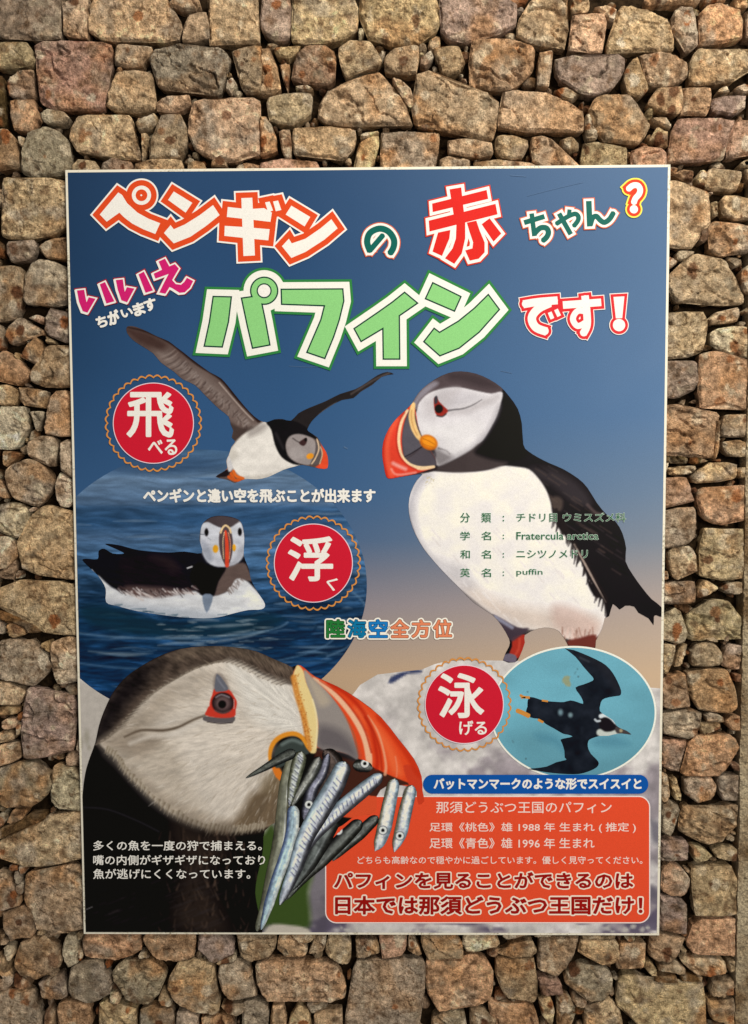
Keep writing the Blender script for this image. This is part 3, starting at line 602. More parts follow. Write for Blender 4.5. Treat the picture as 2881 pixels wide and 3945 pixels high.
def stone_mesh(p, seed, base, grid=.0022, relief=.006, depth=.045):
    """p: outline in wall x,z. returns vertices, triangles, colours"""
    r = np.random.RandomState(seed)
    if area(p) < 0: p = p[::-1]
    size = math.sqrt(abs(area(p))); c0 = p.mean(0); p = c0 + (p - c0) * (1 + .0004 / size)
    q = jag(p, .0045, min(.006, size * .12), seed)
    q[:, 0] = np.where(np.abs(q[:, 0] - XE) < .004, XE, q[:, 0]); q[:, 0] = np.minimum(q[:, 0], XE)
    lo, hi = q.min(0), q.max(0)
    gx, gy = np.meshgrid(np.arange(lo[0], hi[0], grid), np.arange(lo[1], hi[1], grid))
    P = np.stack([gx.ravel(), gy.ravel()], 1); P += (r.rand(*P.shape) - .5) * grid * .5
    P = P[inside(P, q)]
    if len(P): P = P[polydist(P, q) > grid * .55]
    nb = len(q); allp = np.vstack([q, P]) if len(P) else q
    v, e, t, *_ = cdt([Vector(map(float, a)) for a in allp], [], [list(range(nb))], 1, 1e-7, False)
    v = np.array([a[:] for a in v]); t = np.array([tuple(f) for f in t if len(f) == 3])
    if not len(t): v = q; t = np.array([(0, k, k + 1) for k in range(1, nb - 1)])
    d = polydist(v, q); c = q.mean(0); u = (v - c) / size
    # chiselled facets: the lowest of several tilted planes, a rounded arris, then fine roughness
    h = np.full(len(v), 1.0)
    for k in range(5):
        a = r.uniform(0, 2 * np.pi); sl = r.uniform(.1, .8)
        h = np.minimum(h, .95 + r.uniform(-.1, .3) - sl * (u[:, 0] * math.cos(a) + u[:, 1] * math.sin(a)))
    f = fbm(v[:, 0] * 38, v[:, 1] * 38, seed + 5, 5); f2 = fbm(v[:, 0] * 150, v[:, 1] * 150, seed + 9, 3)
    edge = np.clip(d / min(.0052, size * .13), 0, 1); edge = 1 - (1 - edge) ** 2
    y = relief * (.85 * h + 2.0 * (f - .5) + 1.1 * (f2 - .5)) * (.5 + .5 * edge) - (1 - edge) * .006
    rd = 1 - np.abs(2 * fbm(v[:, 0] * 26 + .6 * v[:, 1] * 26, v[:, 1] * 34, seed + 15, 3) - 1)      # ridged: breaks and ledges
    y = y - relief * np.clip((rd - .86) * 9, 0, 1.2) * .9 * edge * (.3 + r.rand())
    led = vn(v[:, 0] * 14, v[:, 1] * 52, seed + 21); y = y + relief * .8 * np.round(led * 2.5) / 2.5
    tone = r.uniform(-.0015, .0025) + .0022
    Y = -(y + tone)
    Y = np.maximum(Y, -.0065)
    # colour: own tint, big soft patches of rust, grey and pale lichen
    b = np.array(base, float) * r.uniform(.88, 1.14) + r.uniform(-4, 4, 3)
    Cc = np.tile(b, (len(v), 1))
    n1 = fbm(v[:, 0] * 22, v[:, 1] * 22, seed + 31, 3)[:, None]; n2 = fbm(v[:, 0] * 30, v[:, 1] * 30, seed + 77, 3)[:, None]; n3 = fbm(v[:, 0] * 60, v[:, 1] * 60, seed + 99, 3)[:, None]
    k = np.clip((n1 - .54) * 6, 0, 1) * r.uniform(.2, .75); Cc = Cc * (1 - k) + np.array([180, 134, 94]) * k
    k = np.clip((n2 - .56) * 6, 0, 1) * r.uniform(.2, .8); Cc = Cc * (1 - k) + np.array([160, 150, 142]) * k
    k = np.clip((n3 - .66) * 9, 0, 1) * r.uniform(.2, .8); Cc = Cc * (1 - k) + np.array([218, 206, 188]) * k
    k = np.clip((.34 - n3) * 8, 0, 1) * .5; Cc = Cc * (1 - k) + np.array([84, 60, 42]) * k
    n4 = fbm(v[:, 0] * 95, v[:, 1] * 120, seed + 61, 4)[:, None]; Cc = Cc * (.72 + .58 * n4)
    k = np.clip((np.abs(2 * fbm(v[:, 0] * 48, v[:, 1] * 60, seed + 71, 3) - 1) < .035)[:, None] * 1.0, 0, 1) * r.uniform(.1, .6); Cc = Cc * (1 - k) + np.array([96, 72, 52]) * k
    for j in range(r.randint(0, 4)):                                  # rusty or dark spots, pale lichen crusts
        q0 = v[r.randint(len(v))]; rr_ = r.uniform(.0015, .006) * (1 + f2 * 1.2); k = np.clip((rr_ - np.hypot(*((v - q0) * [1, r.uniform(.5, 1.2)]).T)) / .0012, 0, 1)[:, None] * r.uniform(.4, .9)
        Cc = Cc * (1 - k) + np.array([(92, 58, 40), (224, 214, 200), (150, 92, 56), (216, 204, 186)][r.randint(4)]) * k
    col = lin(np.clip(Cc, 20, 235))
    V = np.stack([v[:, 0], Y, v[:, 1]], 1)
    ring = np.array([V[i] for i in range(nb)])
    cen = ring.mean(0)
    back = ring.copy(); back[:, 1] = depth; back[:, [0, 2]] = cen[[0, 2]] + (ring[:, [0, 2]] - cen[[0, 2]]) * .9
    m = len(V); V = np.vstack([V, back]); col = np.vstack([col, col[:nb] * .8])
    i = np.arange(nb); j = (i + 1) % nb
    side = np.vstack([np.stack([i, m + j, j], 1), np.stack([i, m + i, m + j], 1)])
    # front faces must look towards -y
    return V, np.vstack([t, side[:, ::-1] if False else side]), col

polys = []; crop = None
for ln in STONES.strip().splitlines():
    a = ln.split()
    if len(a) == 1: crop = a[0]; continue
    P = T(crop, ' '.join(a[1:])); W = px(P, .008)[:, [0, 2]]
    W = clipx(W, XE)
    if len(W) >= 3 and abs(area(W)) > 1e-6: polys.append((abs(area(W)), a[0], W))
polys.sort(key=lambda k: -k[0])
rub = []
for i, (A, c, W) in enumerate(polys):
    n = len(W); cen = W.mean(0)
    V, F, Cc = stone_mesh(W, 100 + i, PAL[c], grid=.0021 if A > .0004 else .0017)
    if i < 300: 
        V = V.copy(); o3 = np.array([cen[0], 0, cen[1]])
        o = mesh_obj('stone', V - o3, F, STONE, wall, Cc); o.location = o3 - np.array([0, 0, BASEZ]) + [0, 0, 0]
        if c in 'd': o['label'] = 'dark recessed stone'
    else: rub.append((V, F, Cc))
# rubble: small stones wedged in the open joints
allq = [W for _, _, W in polys]
boxes = np.array([[*W.min(0), *W.max(0)] for W in allq])
PC = px([[262, 665], [2570, 650], [2530, 3592], [336, 3585]], 0)[:, [0, 2]]   # hidden behind the poster
lo = px([[-40, 3990]], .01)[0][[0, 2]]; hi = px([[2846, -40]], .01)[0][[0, 2]]
cand = np.stack([rng.uniform(lo[0], XE, 5200), rng.uniform(lo[1], hi[1], 5200)], 1)
cand = cand[~inside(cand, PC)]
placed = []
for c in cand:
    near = np.where((boxes[:, 0] - .02 < c[0]) & (boxes[:, 2] + .02 > c[0]) & (boxes[:, 1] - .02 < c[1]) & (boxes[:, 3] + .02 > c[1]))[0]
    dmin = .012; ok = True
    for k in near:
        if inside(c[None], allq[k])[0]: ok = False; break
        dmin = min(dmin, polydist(c[None], allq[k])[0])
    if not ok or dmin < .0022: continue
    for (q, rr) in placed:
        g = np.hypot(*(q - c)) - rr
        if g < .002: ok = False; break
        dmin = min(dmin, g)
    if ok: placed.append((c, dmin))
for k, (c, rr) in enumerate(placed):
    n = rng.randint(5, 8); a = np.sort(np.linspace(0, 2 * np.pi, n, endpoint=False) + rng.uniform(-.35, .35, n))
    rad = rr * rng.uniform(.95, 1.6, n); st = rng.uniform(.7, 1.5); th = rng.uniform(-.5, .5)
    p = np.stack([np.cos(a) * rad * st, np.sin(a) * rad / st ** .5], 1) @ np.array([[math.cos(th), -math.sin(th)], [math.sin(th), math.cos(th)]]) + c
    p[:, 0] = np.minimum(p[:, 0], XE)
    if abs(area(p)) < 4e-6: continue
    V, F, Cc = stone_mesh(p, 5000 + k, PAL['yttgod'[k % 6]], grid=.003)
    V[:, 1] += rng.uniform(.005, .013); rub.append((V, F, Cc * .8))
# the same wall goes on outside the frame: coarser stones, joined
F4 = px([[-25, -30], [2846, -30], [2846, 3975], [-25, 3975]], .01)[:, [0, 2]]
for gx in np.arange(-1.15, XE, .088):
    for gz in np.arange(.58, 2.78, .066):
        c = np.array([gx + rng.uniform(-.012, .012), gz + rng.uniform(-.01, .01)])
        if inside(c[None], F4)[0] or polydist(c[None], F4)[0] < .036: continue
        a = np.linspace(0, 2 * np.pi, 8, endpoint=False) + rng.uniform(-.2, .2, 8)
        p = np.stack([np.clip(np.cos(a) * .054, -.041, .041), np.clip(np.sin(a) * .042, -.03, .03)], 1) * rng.uniform(.82, 1.05, (8, 1)) + c
        p[:, 0] = np.minimum(p[:, 0], XE)
        if abs(area(p)) < 1e-4: continue
        V, F, Cc = stone_mesh(p, 9000 + int(gx * 971 + gz * 313) % 900, PAL['ttygomrp'[rng.randint(8)]], grid=.007); rub.append((V, F, Cc))
Vs, Fs, Cs, n = [], [], [], 0
for V, F, Cc in rub: Vs.append(V); Fs.append(F + n); Cs.append(Cc); n += len(V)
o = mesh_obj('rubble', np.vstack(Vs) - [0, 0, BASEZ], np.vstack(Fs), STONE, wall, np.vstack(Cs)); o['kind'] = 'stuff'; o['label'] = 'small stones wedged in the joints'
# earth bed the stones are set in
nx, nz = 260, 260
X, Z = np.meshgrid(np.linspace(-1.25, XE - .0005, nx), np.linspace(.55, 2.8, nz))
Yb = .012 + .012 * fbm(X * 45, Z * 45, 3, 4)
V = np.stack([X.ravel(), Yb.ravel(), Z.ravel() - BASEZ], 1); i = np.arange(nx - 1)[None] + np.arange(nz - 1)[:, None] * nx; i = i.ravel()
Vb = V.copy(); Vb[:, 1] = .09
F = np.stack([i, i + 1, i + nx + 1, i + nx], 1)
e = np.arange(nz - 1) * nx + nx - 1; m = len(V)
side = np.stack([e, e + m, e + nx + m, e + nx], 1)
mesh_obj('joint_bed', np.vstack([V, Vb]), np.vstack([F, side]), MORTAR, wall)

# pebbledash wall to the right of the stones, set a little back
m, nt, b = mat_base('gritty_render', .85, .25); v = N(nt, 'ShaderNodeNewGeometry').outputs['Position']
f = noise(nt, v, 300, 4, .7); f2 = noise(nt, v, 9, 3, .6); f3 = noise(nt, v, 700, 2, .6)
c = ramp(nt, f2, (.40, (.17, .11, .06)), (.48, (.34, .27, .19)), (.6, (.42, .36, .27)))
c = mix(nt, 'MULTIPLY', 1.0, c, ramp(nt, f, (.3, (.45, .4, .35)), (.5, (1, 1, 1)), (.68, (1.6, 1.6, 1.5))))
c = mix(nt, 'MIX', ramp(nt, f3, (.66, (0, 0, 0)), (.72, (1, 1, 1))), c, (.6, .56, .47))
nt.links.new(c, b.inputs['Base Color']); bump(nt, b, f, .004)
nx, nz = 110, 900
X, Z = np.meshgrid(np.linspace(0, .75, nx) ** 1.6, np.linspace(0, 2.25, nz)); 
Y = .004 * (fbm(X * 160, Z * 160, 12, 4) - .5) * 2 + .004 * (fbm(X * 14, Z * 14, 13, 3) - .5)
V = np.stack([X.ravel(), Y.ravel(), Z.ravel()], 1); i = (np.arange(nx - 1)[None] + np.arange(nz - 1)[:, None] * nx).ravel()
V2 = V.copy(); V2[:, 1] = .08; m0 = len(V); F = [np.stack([i, i + 1, i + nx + 1, i + nx], 1)]
e = np.arange(nz - 1) * nx; F.append(np.stack([e + nx, e + nx + m0, e + m0, e], 1)); e = e + nx - 1; F.append(np.stack([e, e + m0, e + m0 + nx, e + nx], 1))
o = mesh_obj('rendered_wall', np.vstack([V, V2]), np.vstack(F), m); o.location = (XE + .001, .008, .55)
o['label'] = 'strip of gritty grey-brown rendered wall right of the stone wall'; o['category'] = 'wall'

# ---------------------------------------------------------------- the poster
PC4 = np.array([[248.6, 652.3], [2581.8, 635.4], [2541, 3606], [323, 3597.3]])
Wc = px(PC4, 0); PX0, PX1 = Wc[[0, 3], 0].mean(), Wc[[1, 2], 0].mean(); PZ1, PZ0 = Wc[[0, 1], 2].mean(), Wc[[2, 3], 2].mean()
poster = root('poster', ((PX0 + PX1) / 2, 0, PZ0), 'large rectangular puffin poster with white edge, Japanese headlines and bird photographs on the stone wall', 'poster')
PO = np.array(poster.location)
def local(V): return np.asarray(V) - PO
STEP = .00010
def flat(name, parent, verts2, tris, layer, col):
    W = px(verts2, 0); W[:, 1] = -STEP * layer
    v = verts2[tris]; ar = (v[:, 1, 0] - v[:, 0, 0]) * (v[:, 2, 1] - v[:, 0, 1]) - (v[:, 1, 1] - v[:, 0, 1]) * (v[:, 2, 0] - v[:, 0, 0])
    tris = np.where((ar > 0)[:, None], tris[:, ::-1], tris)         # image y runs down: face the viewer
    return mesh_obj(name, local(W), tris, PRINT, parent, np.clip(lin(col) / GAIN - .008, .002, .92))

def join(name, parent, parts):
    """parts: list of (verts2, tris, layer, rgb) in one mesh"""
    Vs, Fs, Cs, n = [], [], [], 0
    for v, t, layer, c in parts:
        W = px(v, 0); W[:, 1] = -STEP * layer
        q = v[t]; ar = (q[:, 1, 0] - q[:, 0, 0]) * (q[:, 2, 1] - q[:, 0, 1]) - (q[:, 1, 1] - q[:, 0, 1]) * (q[:, 2, 0] - q[:, 0, 0])
        t = np.where((ar > 0)[:, None], t[:, ::-1], t)
        Vs.append(local(W)); Fs.append(t + n); n += len(v)
        Cs.append(np.tile(np.clip(lin(c) / GAIN - .008, .002, .92), (len(v), 1)))
    return mesh_obj(name, np.vstack(Vs), np.vstack(Fs), PRINT, parent, np.vstack(Cs))

# board: 5 mm thick, its white edge shows all round the print
bx = [(PX0, PZ0), (PX1, PZ0), (PX1, PZ1), (PX0, PZ1)]
ch = .0006; V = []
for (x, z) in bx: V.append((x, .0052, z))
for (x, z) in bx: V.append((x, ch, z))
for (x, z), (sx, sz) in zip(bx, [(1, 1), (-1, 1), (-1, -1), (1, -1)]): V.append((x + sx * ch, 0, z + sz * ch))
F = [(0, 3, 2, 1), (8, 9, 10, 11)] + [(i, (i + 1) % 4, 4 + (i + 1) % 4, 4 + i) for i in range(4)] + [(4 + i, 4 + (i + 1) % 4, 8 + (i + 1) % 4, 8 + i) for i in range(4)]
mesh_obj('backing_board', local(np.array(V)), np.array(F), BOARD, poster)

class Pic:
    def __init__(s, outline, spacing=3.8, jit=0.0):
        s.o = np.asarray(outline, float)
        q = []
        for a, b in zip(s.o, np.roll(s.o, -1, 0)):
            n = max(1, int(np.hypot(*(b - a)) / (spacing * 1.6)))
            for k in range(n): q.append(a + (b - a) * k / n)
        q = np.array(q)
        lo, hi = q.min(0), q.max(0)
        gx, gy = np.meshgrid(np.arange(lo[0] + .3, hi[0], spacing), np.arange(lo[1] + .3, hi[1], spacing * .9))
        gx[::2] += spacing / 2
        P = np.stack([gx.ravel(), gy.ravel()], 1); P = P[inside(P, s.o)]
        if len(P): P = P[polydist(P, s.o) > spacing * .4]
        al = np.vstack([q, P])
        v, e, t, *_ = cdt([Vector(map(float, a)) for a in al], [], [list(range(len(q)))], 1, 1e-4, False)
        s.P = np.array([a[:] for a in v]); s.t = np.array([tuple(f) for f in t if len(f) == 3])
        s.t = s.t[inside(s.P[s.t].mean(1), s.o)]
        s.c = np.zeros((len(s.P), 3))
    def m(s, lo, hi, pad):
        P = s.P; return np.where((P[:, 0] > lo[0] - pad) & (P[:, 0] < hi[0] + pad) & (P[:, 1] > lo[1] - pad) & (P[:, 1] < hi[1] + pad))[0]
    def put(s, i, a, c):
        a = np.asarray(a)[:, None]; s.c[i] = s.c[i] * (1 - a) + np.asarray(c, float) * a
    def base(s, c): s.c[:] = c
    def poly(s, p, c, soft=4, alpha=1., sm=True):
        p = smooth(p, 3) if sm else p
        i = s.m(p.min(0), p.max(0), soft)
        if not len(i): return
        Q = s.P[i]; d = polydist(Q, p) * np.where(inside(Q, p), 1, -1)
        s.put(i, np.clip(d / soft + .5, 0, 1) * alpha, c)
    def line(s, p, w, c, soft=3, alpha=1., sm=True):
        p = np.asarray(p, float); ws = np.full(len(p), float(w)) if np.isscalar(w) else np.asarray(w, float)
        if len(ws) != len(p): ws = np.interp(np.linspace(0, 1, len(p)), np.linspace(0, 1, len(ws)), ws)
        if sm and len(p) > 2: 
            ws = np.interp(np.linspace(0, len(p) - 1, (len(p) - 1) * 4 + 1), np.arange(len(p)), ws); p = smooth(p, 4, False)
        i = s.m(p.min(0), p.max(0), ws.max() + soft)
        if not len(i): return
        Q = s.P[i]; best = np.full(len(Q), -1e9)
        for k in range(len(p) - 1):
            d, t = segdist(Q, p[k], p[k + 1]); best = np.maximum(best, (ws[k] + (ws[k + 1] - ws[k]) * t) / 2 - d)
        s.put(i, np.clip(best / soft + .5, 0, 1) * alpha, c)
    def blob(s, c0, rx, ry, c, alpha=1., ang=0, hard=.5):
        Q = s.P - c0; a = math.radians(ang)
        u = (Q[:, 0] * math.cos(a) + Q[:, 1] * math.sin(a)) / rx; v = (-Q[:, 0] * math.sin(a) + Q[:, 1] * math.cos(a)) / ry
        r = np.hypot(u, v); s.put(np.arange(len(r)), np.clip((1 - r) / (1 - hard), 0, 1) * alpha, c)
    def vgrad(s, stops):
        y = s.P[:, 1]; ys = [a for a, _ in stops]
        for k in range(3): s.c[:, k] = np.interp(y, ys, [c[k] for _, c in stops])
    def tex(s, u, v, amp, seed=0, mask=None, tint=(1, 1, 1), thr=None):
        """streaky brightness: u,v are the noise coordinates of every point"""
        n = fbm(u, v, seed, 3) - .5
        if thr is not None: n = np.clip(n - thr, 0, 1)
        n = n * amp * 2
        if mask is not None: n = n * mask
        s.c = np.clip(s.c * (1 + n[:, None] * np.array(tint)), 0, 250)
    def mask(s, p, soft=8):
        p = smooth(p, 3); a = np.zeros(len(s.P)); i = s.m(p.min(0), p.max(0), soft); Q = s.P[i]
        d = polydist(Q, p) * np.where(inside(Q, p), 1, -1); a[i] = np.clip(d / soft + .5, 0, 1); return a
    def make(s, name, parent, layer): return flat(name, parent, s.P, s.t, layer, s.c)

# --- sky print (inset from the board edge)
iA = px(PC4, 0)
def inset(d):
    c = np.array([[PX0 + d, PZ1 - d], [PX1 - d, PZ1 - d], [PX1 - d, PZ0 + d], [PX0 + d, PZ0 + d]])
    P3 = np.stack([c[:, 0], np.zeros(4), c[:, 1]], 1); L = (P3 - CAM) @ RM
    return np.stack([1440.5 + FPX * L[:, 0] / -L[:, 2], 1972.5 - FPX * L[:, 1] / -L[:, 2]], 1)
INS = inset(.0040)
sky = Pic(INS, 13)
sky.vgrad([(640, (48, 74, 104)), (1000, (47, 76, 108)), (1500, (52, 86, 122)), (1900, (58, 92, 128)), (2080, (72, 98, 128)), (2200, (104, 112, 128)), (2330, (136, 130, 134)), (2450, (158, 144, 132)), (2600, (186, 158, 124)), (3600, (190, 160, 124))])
x = sky.P[:, 0]; y = sky.P[:, 1]
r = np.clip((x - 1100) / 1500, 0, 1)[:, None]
sky.c = sky.c * (1 - r * .47) + (np.array([118, 146, 172]) * np.clip((2300 - y) / 700, 0, 1)[:, None] + np.array([222, 196, 160]) * (1 - np.clip((2300 - y) / 700, 0, 1)[:, None])) * r * .47  # veiling glare of the gloss painted in: colours get paler to the right
k = np.clip((700 - x) / 500, 0, 1)[:, None]; sky.c *= 1 - .18 * k * np.clip((2000 - y) / 600, 0, 1)[:, None]  # upper left darkened, continuing the painted light gradient
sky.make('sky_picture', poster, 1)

def clipq(p, q=None):
    """clip polygon p to the print rectangle"""
    q = INS if q is None else q; out = [np.array(a, float) for a in p]; 
    for a, b in zip(q, np.roll(q, -1, 0)):
        n = np.array([-(b - a)[1], (b - a)[0]]); src = out; out = []
        for u, v in zip(src, src[1:] + src[:1]):
            du, dv = (u - a) @ n, (v - a) @ n
            if du >= 0: out.append(u)
            if (du >= 0) != (dv >= 0): out.append(u + (v - u) * du / (du - dv))
        if not out: return np.zeros((0, 2))
    return np.array(out)
def ell(cx, cy, a, b, n=120): t = np.linspace(0, 2 * np.pi, n, endpoint=False); return np.stack([cx + a * np.cos(t), cy + b * np.sin(t)], 1)

# --- pale rocks print behind the lower birds
rk = Pic(clipq(np.vstack([T('I', '150,480 190,440 220,400 300,352 420,338 500,330 560,305 620,290 780,288 940,290 1040,320 1300,380 1500,405 1545,412 1620,418'), [[2640, 3700], [240, 3700], [240, 2600], [330, 2620], [640, 2760]]])), 8)
rk.base((208, 203, 192)); x, y = rk.P.T
n1 = fbm(x / 130, y / 110, 5, 4); n2 = fbm(x / 45, y / 40, 8, 4)
a = np.clip((n1 - .50) * 7, 0, 1) * np.clip((y - 2700) / 260, 0, 1) * .55; rk.c = rk.c * (1 - a[:, None]) + np.array([112, 100, 108]) * a[:, None]
rk.c *= (1 + (n2 - .5) * .35)[:, None]
rk.poly(T('I', '350,390 360,365 400,345 450,332 500,332 495,345 440,350 400,372 370,390'), (42, 52, 88), 8, .9)
rk.poly(np.array([[240, 2600], [700, 2760], [800, 3100], [240, 3300]]), (190, 183, 168), 20, 1, False)
rk.c *= (1 + (fbm(x / 12, y / 12, 9, 2) - .5) * .10)[:, None]
a = np.clip((y - 3420) / 90, 0, 1) * np.clip((fbm(x / 110, y / 60, 15, 3) - .44) * 9, 0, 1) * .8; rk.c = rk.c * (1 - a[:, None]) + np.array([82, 74, 92]) * a[:, None]
rk.poly(T('H', '1080,1040 1140,1030 1150,1330 1090,1350 1055,1230 1070,1120'), (86, 80, 88), 24, .7)
rk.poly(T('H', '860,900 900,870 960,1000 1060,1060 1080,1100 1060,1180 1070,1300 1040,1345 870,1330 800,1360 800,1000'), (64, 84, 38), 26)
rk.poly(T('H', '880,1330 960,1325 1060,1345 1060,1400 860,1400'), (196, 188, 168), 10)
rk.poly(T('R4', '60,460 100,450 180,490 180,700 100,700 65,620'), (96, 92, 100), 26, .8)
rk.poly(T('R4', '60,1180 110,1170 160,1230 150,1330 90,1320 60,1290'), (96, 92, 100), 26, .8)
for (cx, cy, rx, ry) in ((16, 445, 10, 26), (24, 500, 14, 34), (52, 470, 16, 40), (62, 520, 10, 16)): rk.blob(T('H', [(cx, cy)])[0], rx, ry, (158, 152, 132), .75, 0, .3)
for k in range(60): rk.blob(np.array([rng.uniform(1300, 2500), rng.uniform(3560, 3590)]), rng.uniform(5, 16), rng.uniform(4, 10), (206, 202, 182), .6, 0, .3)
rk.make('rock_picture', poster, 2)

# --- sea print: an oval of water
sea = Pic(clipq(ell(775, 2256, 638, 524)), 5.2)
x, y = sea.P.T
sea.vgrad([(1730, (72, 104, 134)), (1850, (98, 124, 148)), (1940, (84, 112, 140)), (1955, (60, 92, 124)), (2010, (50, 84, 118)), (2070, (76, 106, 136)), (2150, (66, 100, 132)), (2300, (38, 66, 94)), (2400, (26, 52, 78)), (2600, (22, 48, 76)), (2780, (26, 56, 86))])
wy = y + 16 * (fbm(x / 160, y / 60, 3, 2) - .5) * 2 + .06 * np.abs(x - 700)
for sx, sy, am, sd in ((150, 17, .34, 1), (70, 7, .30, 2), (260, 40, .30, 4), (90, 11, .28, 6)): sea.tex(x / sx, wy / sy, am * np.interp(y, [1800, 2050, 2250], [.4, .6, 1.3]), sd)
for k in range(260):
    yy = rng.uniform(2180, 2700); xx = rng.uniform(250, 1400); L = rng.uniform(40, 190); cv = rng.uniform(-10, 10)
    if 500 < xx < 1000 and yy < 2320: continue
    sea.line([[xx, yy], [xx + L / 2, yy + cv], [xx + L, yy + cv * .2 + rng.uniform(-6, 6)]], [1, rng.uniform(5, 11), 1], [(104, 132, 154), (12, 30, 50), (64, 96, 124), (14, 34, 54)][k % 4], 7, .5)
for k in range(26):
    yy = rng.uniform(1790, 2120); xx = rng.uniform(250, 1300); L = rng.uniform(80, 300)
    sea.line([[xx, yy], [xx + L / 2, yy + rng.uniform(-5, 5)], [xx + L, yy]], [1, rng.uniform(4, 10), 1], [(126, 148, 166), (42, 72, 104)][k % 2], 6, .5)
sea.poly(T('G', '60,810 200,790 480,870 720,880 1000,830 1150,860 1000,930 700,960 400,950 150,900'), (22, 48, 60), 30, .75)
for l in ('640,870 720,862 800,868', '470,960 560,955 700,962', '700,905 850,895 1000,885', '690,985 820,975 960,950 1040,925', '760,1010 900,1010 1030,1025', '480,1000 600,985 720,990', '800,950 900,935 990,915', '110,1030 300,1050 450,1040'):
    sea.line(T('G', l), [2, 13, 3], (136, 152, 158), 9, .6)
for k in range(46):
    q = T('G', [(rng.uniform(470, 1020), rng.uniform(865, 1020))])[0]; L = rng.uniform(30, 90); sea.line([q, q + [L / 2, rng.uniform(-5, 5)], q + [L, 0]], [1, rng.uniform(4, 9), 1], [(150, 164, 166), (20, 40, 58)][k % 2], 5, .55)
for (cx, cy, rx, ry, t0, t1, sh) in ((640, 2390, 470, 70, .1, 3.0, (104, 136, 158)), (660, 2410, 560, 105, .0, 3.1, (14, 36, 58)), (660, 2430, 640, 150, .1, 3.1, (84, 118, 146)), (680, 2440, 720, 190, .3, 2.9, (12, 32, 54)), (1000, 2380, 420, 190, -.6, .9, (96, 128, 152)), (1060, 2400, 420, 230, -.6, 1.1, (10, 30, 54)), (1000, 2420, 470, 270, -.3, 1.2, (84, 116, 144))):
    t = np.linspace(t0, t1, 14); sea.line(np.stack([cx + rx * np.cos(t), cy + ry * np.sin(t)], 1), 7, sh, 8, .6)
sea.blob(np.array([560, 1790]), 420, 50, (40, 66, 96), .5)
sea.make('sea_picture', poster, 3)

# --- floating puffin
fp = Pic(smooth(T('G', '80,550 100,540 160,542 165,500 195,487 240,512 300,512 255,488 198,462 240,463 290,472 380,495 530,507 620,502 712,510 700,440 705,390 720,350 760,320 820,312 890,325 925,355 938,430 935,520 960,590 975,655 1010,720 1047,780 1030,808 960,812 880,830 800,850 720,856 600,850 480,835 380,820 260,790 205,770 203,700 170,640 130,600'), 3), 3.6)
fp.base((20, 19, 26)); g = lambda s: T('G', s)
fp.poly(g('260,560 330,520 460,520 560,560 640,640 670,700 560,700 420,690 300,690'), (28, 22, 25), 20, .9)
fp.poly(g('440,530 540,520 600,580 560,610 490,570'), (48, 38, 37), 40, .6)
fp.poly(g('160,628 205,668 250,700 320,712 420,700 520,705 600,712 680,712 720,738 790,732 850,708 880,655 915,640 960,665 1010,720 1060,780 1040,830 800,870 400,850 190,790 190,700'), (214, 216, 212), 8)
fp.poly(g('200,760 330,780 600,800 800,830 780,880 400,860 190,800'), (158, 166, 172), 26, .6)
fp.poly(g('290,700 330,682 500,690 600,702 670,706 580,730 480,745 400,742 340,728'), (92, 72, 66), 16, .85)
for l in ('300,720 350,735 400,760', '340,715 400,725 450,745', '520,715 600,720 680,725'): fp.line(g(l), 8, (206, 196, 186), 6, .8)
fp.poly(g('840,588 930,560 960,600 975,660 900,645 870,690 850,712 780,736 790,680 810,640'), (98, 82, 74), 9)
fp.poly(g('690,560 760,585 840,588 800,660 775,738 720,736 690,700 650,640'), (14, 12, 16), 8)
fp.poly(g('715,735 772,738 738,828'), (122, 136, 150), 5)
fp.poly(g('960,700 1010,730 1040,785 980,800 930,760'), (232, 232, 226), 18, .8)
for k in range(60):
    t = rng.rand(); q = g([(260 + 420 * t, 692 + 22 * math.sin(t * 3) + rng.uniform(-14, 16))])[0]; fp.line([q, q + [rng.uniform(10, 26), rng.uniform(10, 22)]], [6, 2], [(84, 62, 56), (214, 208, 200), (52, 40, 38)][k % 3], 4, .65, False)
for k in range(40):
    t = rng.rand(); q = g([(850 + 70 * t, 708 - 66 * t + rng.uniform(-6, 8))])[0]; fp.line([q, q + [rng.uniform(6, 16), rng.uniform(8, 18)]], [5, 2], [(104, 88, 80), (222, 220, 214)][k % 2], 4, .6, False)
for k in range(50):
    q = g([(rng.uniform(200, 640), rng.uniform(530, 680))])[0]; fp.line([q, q + [rng.uniform(20, 46), rng.uniform(4, 16)]], [2, 5, 1], [(44, 35, 36), (12, 11, 14)][k % 2], 5, .5)
fp.line(g('636,590 660,582'), 5, (210, 210, 205), 3)
fp.line(g('130,600 145,620'), 4, (170, 180, 190), 3)
fp.poly(g('705,390 715,355 745,342 780,358 812,372 860,372 900,340 922,352 934,390 940,440 932,525 885,572 800,583 742,557 706,480'), (206, 209, 210), 6)
fp.line(g('735,455 760,520 800,560'), 26, (184, 186, 190), 22, .6); fp.line(g('905,450 915,500 890,545'), 18, (178, 180, 184), 16, .6)
fp.poly(g('706,440 745,470 770,540 742,557 712,500'), (150, 156, 164), 16, .7)
fp.poly(g('890,540 930,470 935,525 885,572 830,580'), (160, 162, 166), 16, .6)
fp.poly(g('722,348 760,320 820,312 890,325 912,340 890,358 862,374 812,374 780,362 745,345'), (76, 66, 66), 7)
for c in ((737, 400), (914, 398)): fp.blob(g([c])[0], 10, 19, (26, 16, 20), 1, 0, .6)
fp.line(g('706,410 730,412'), 3, (110, 116, 122), 3); fp.line(g('745,430 760,440'), 3, (140, 146, 150), 3, .6)
fp.poly(g('838,362 866,392 878,460 868,540 846,580 826,556 806,490 806,400'), (84, 70, 70), 4)
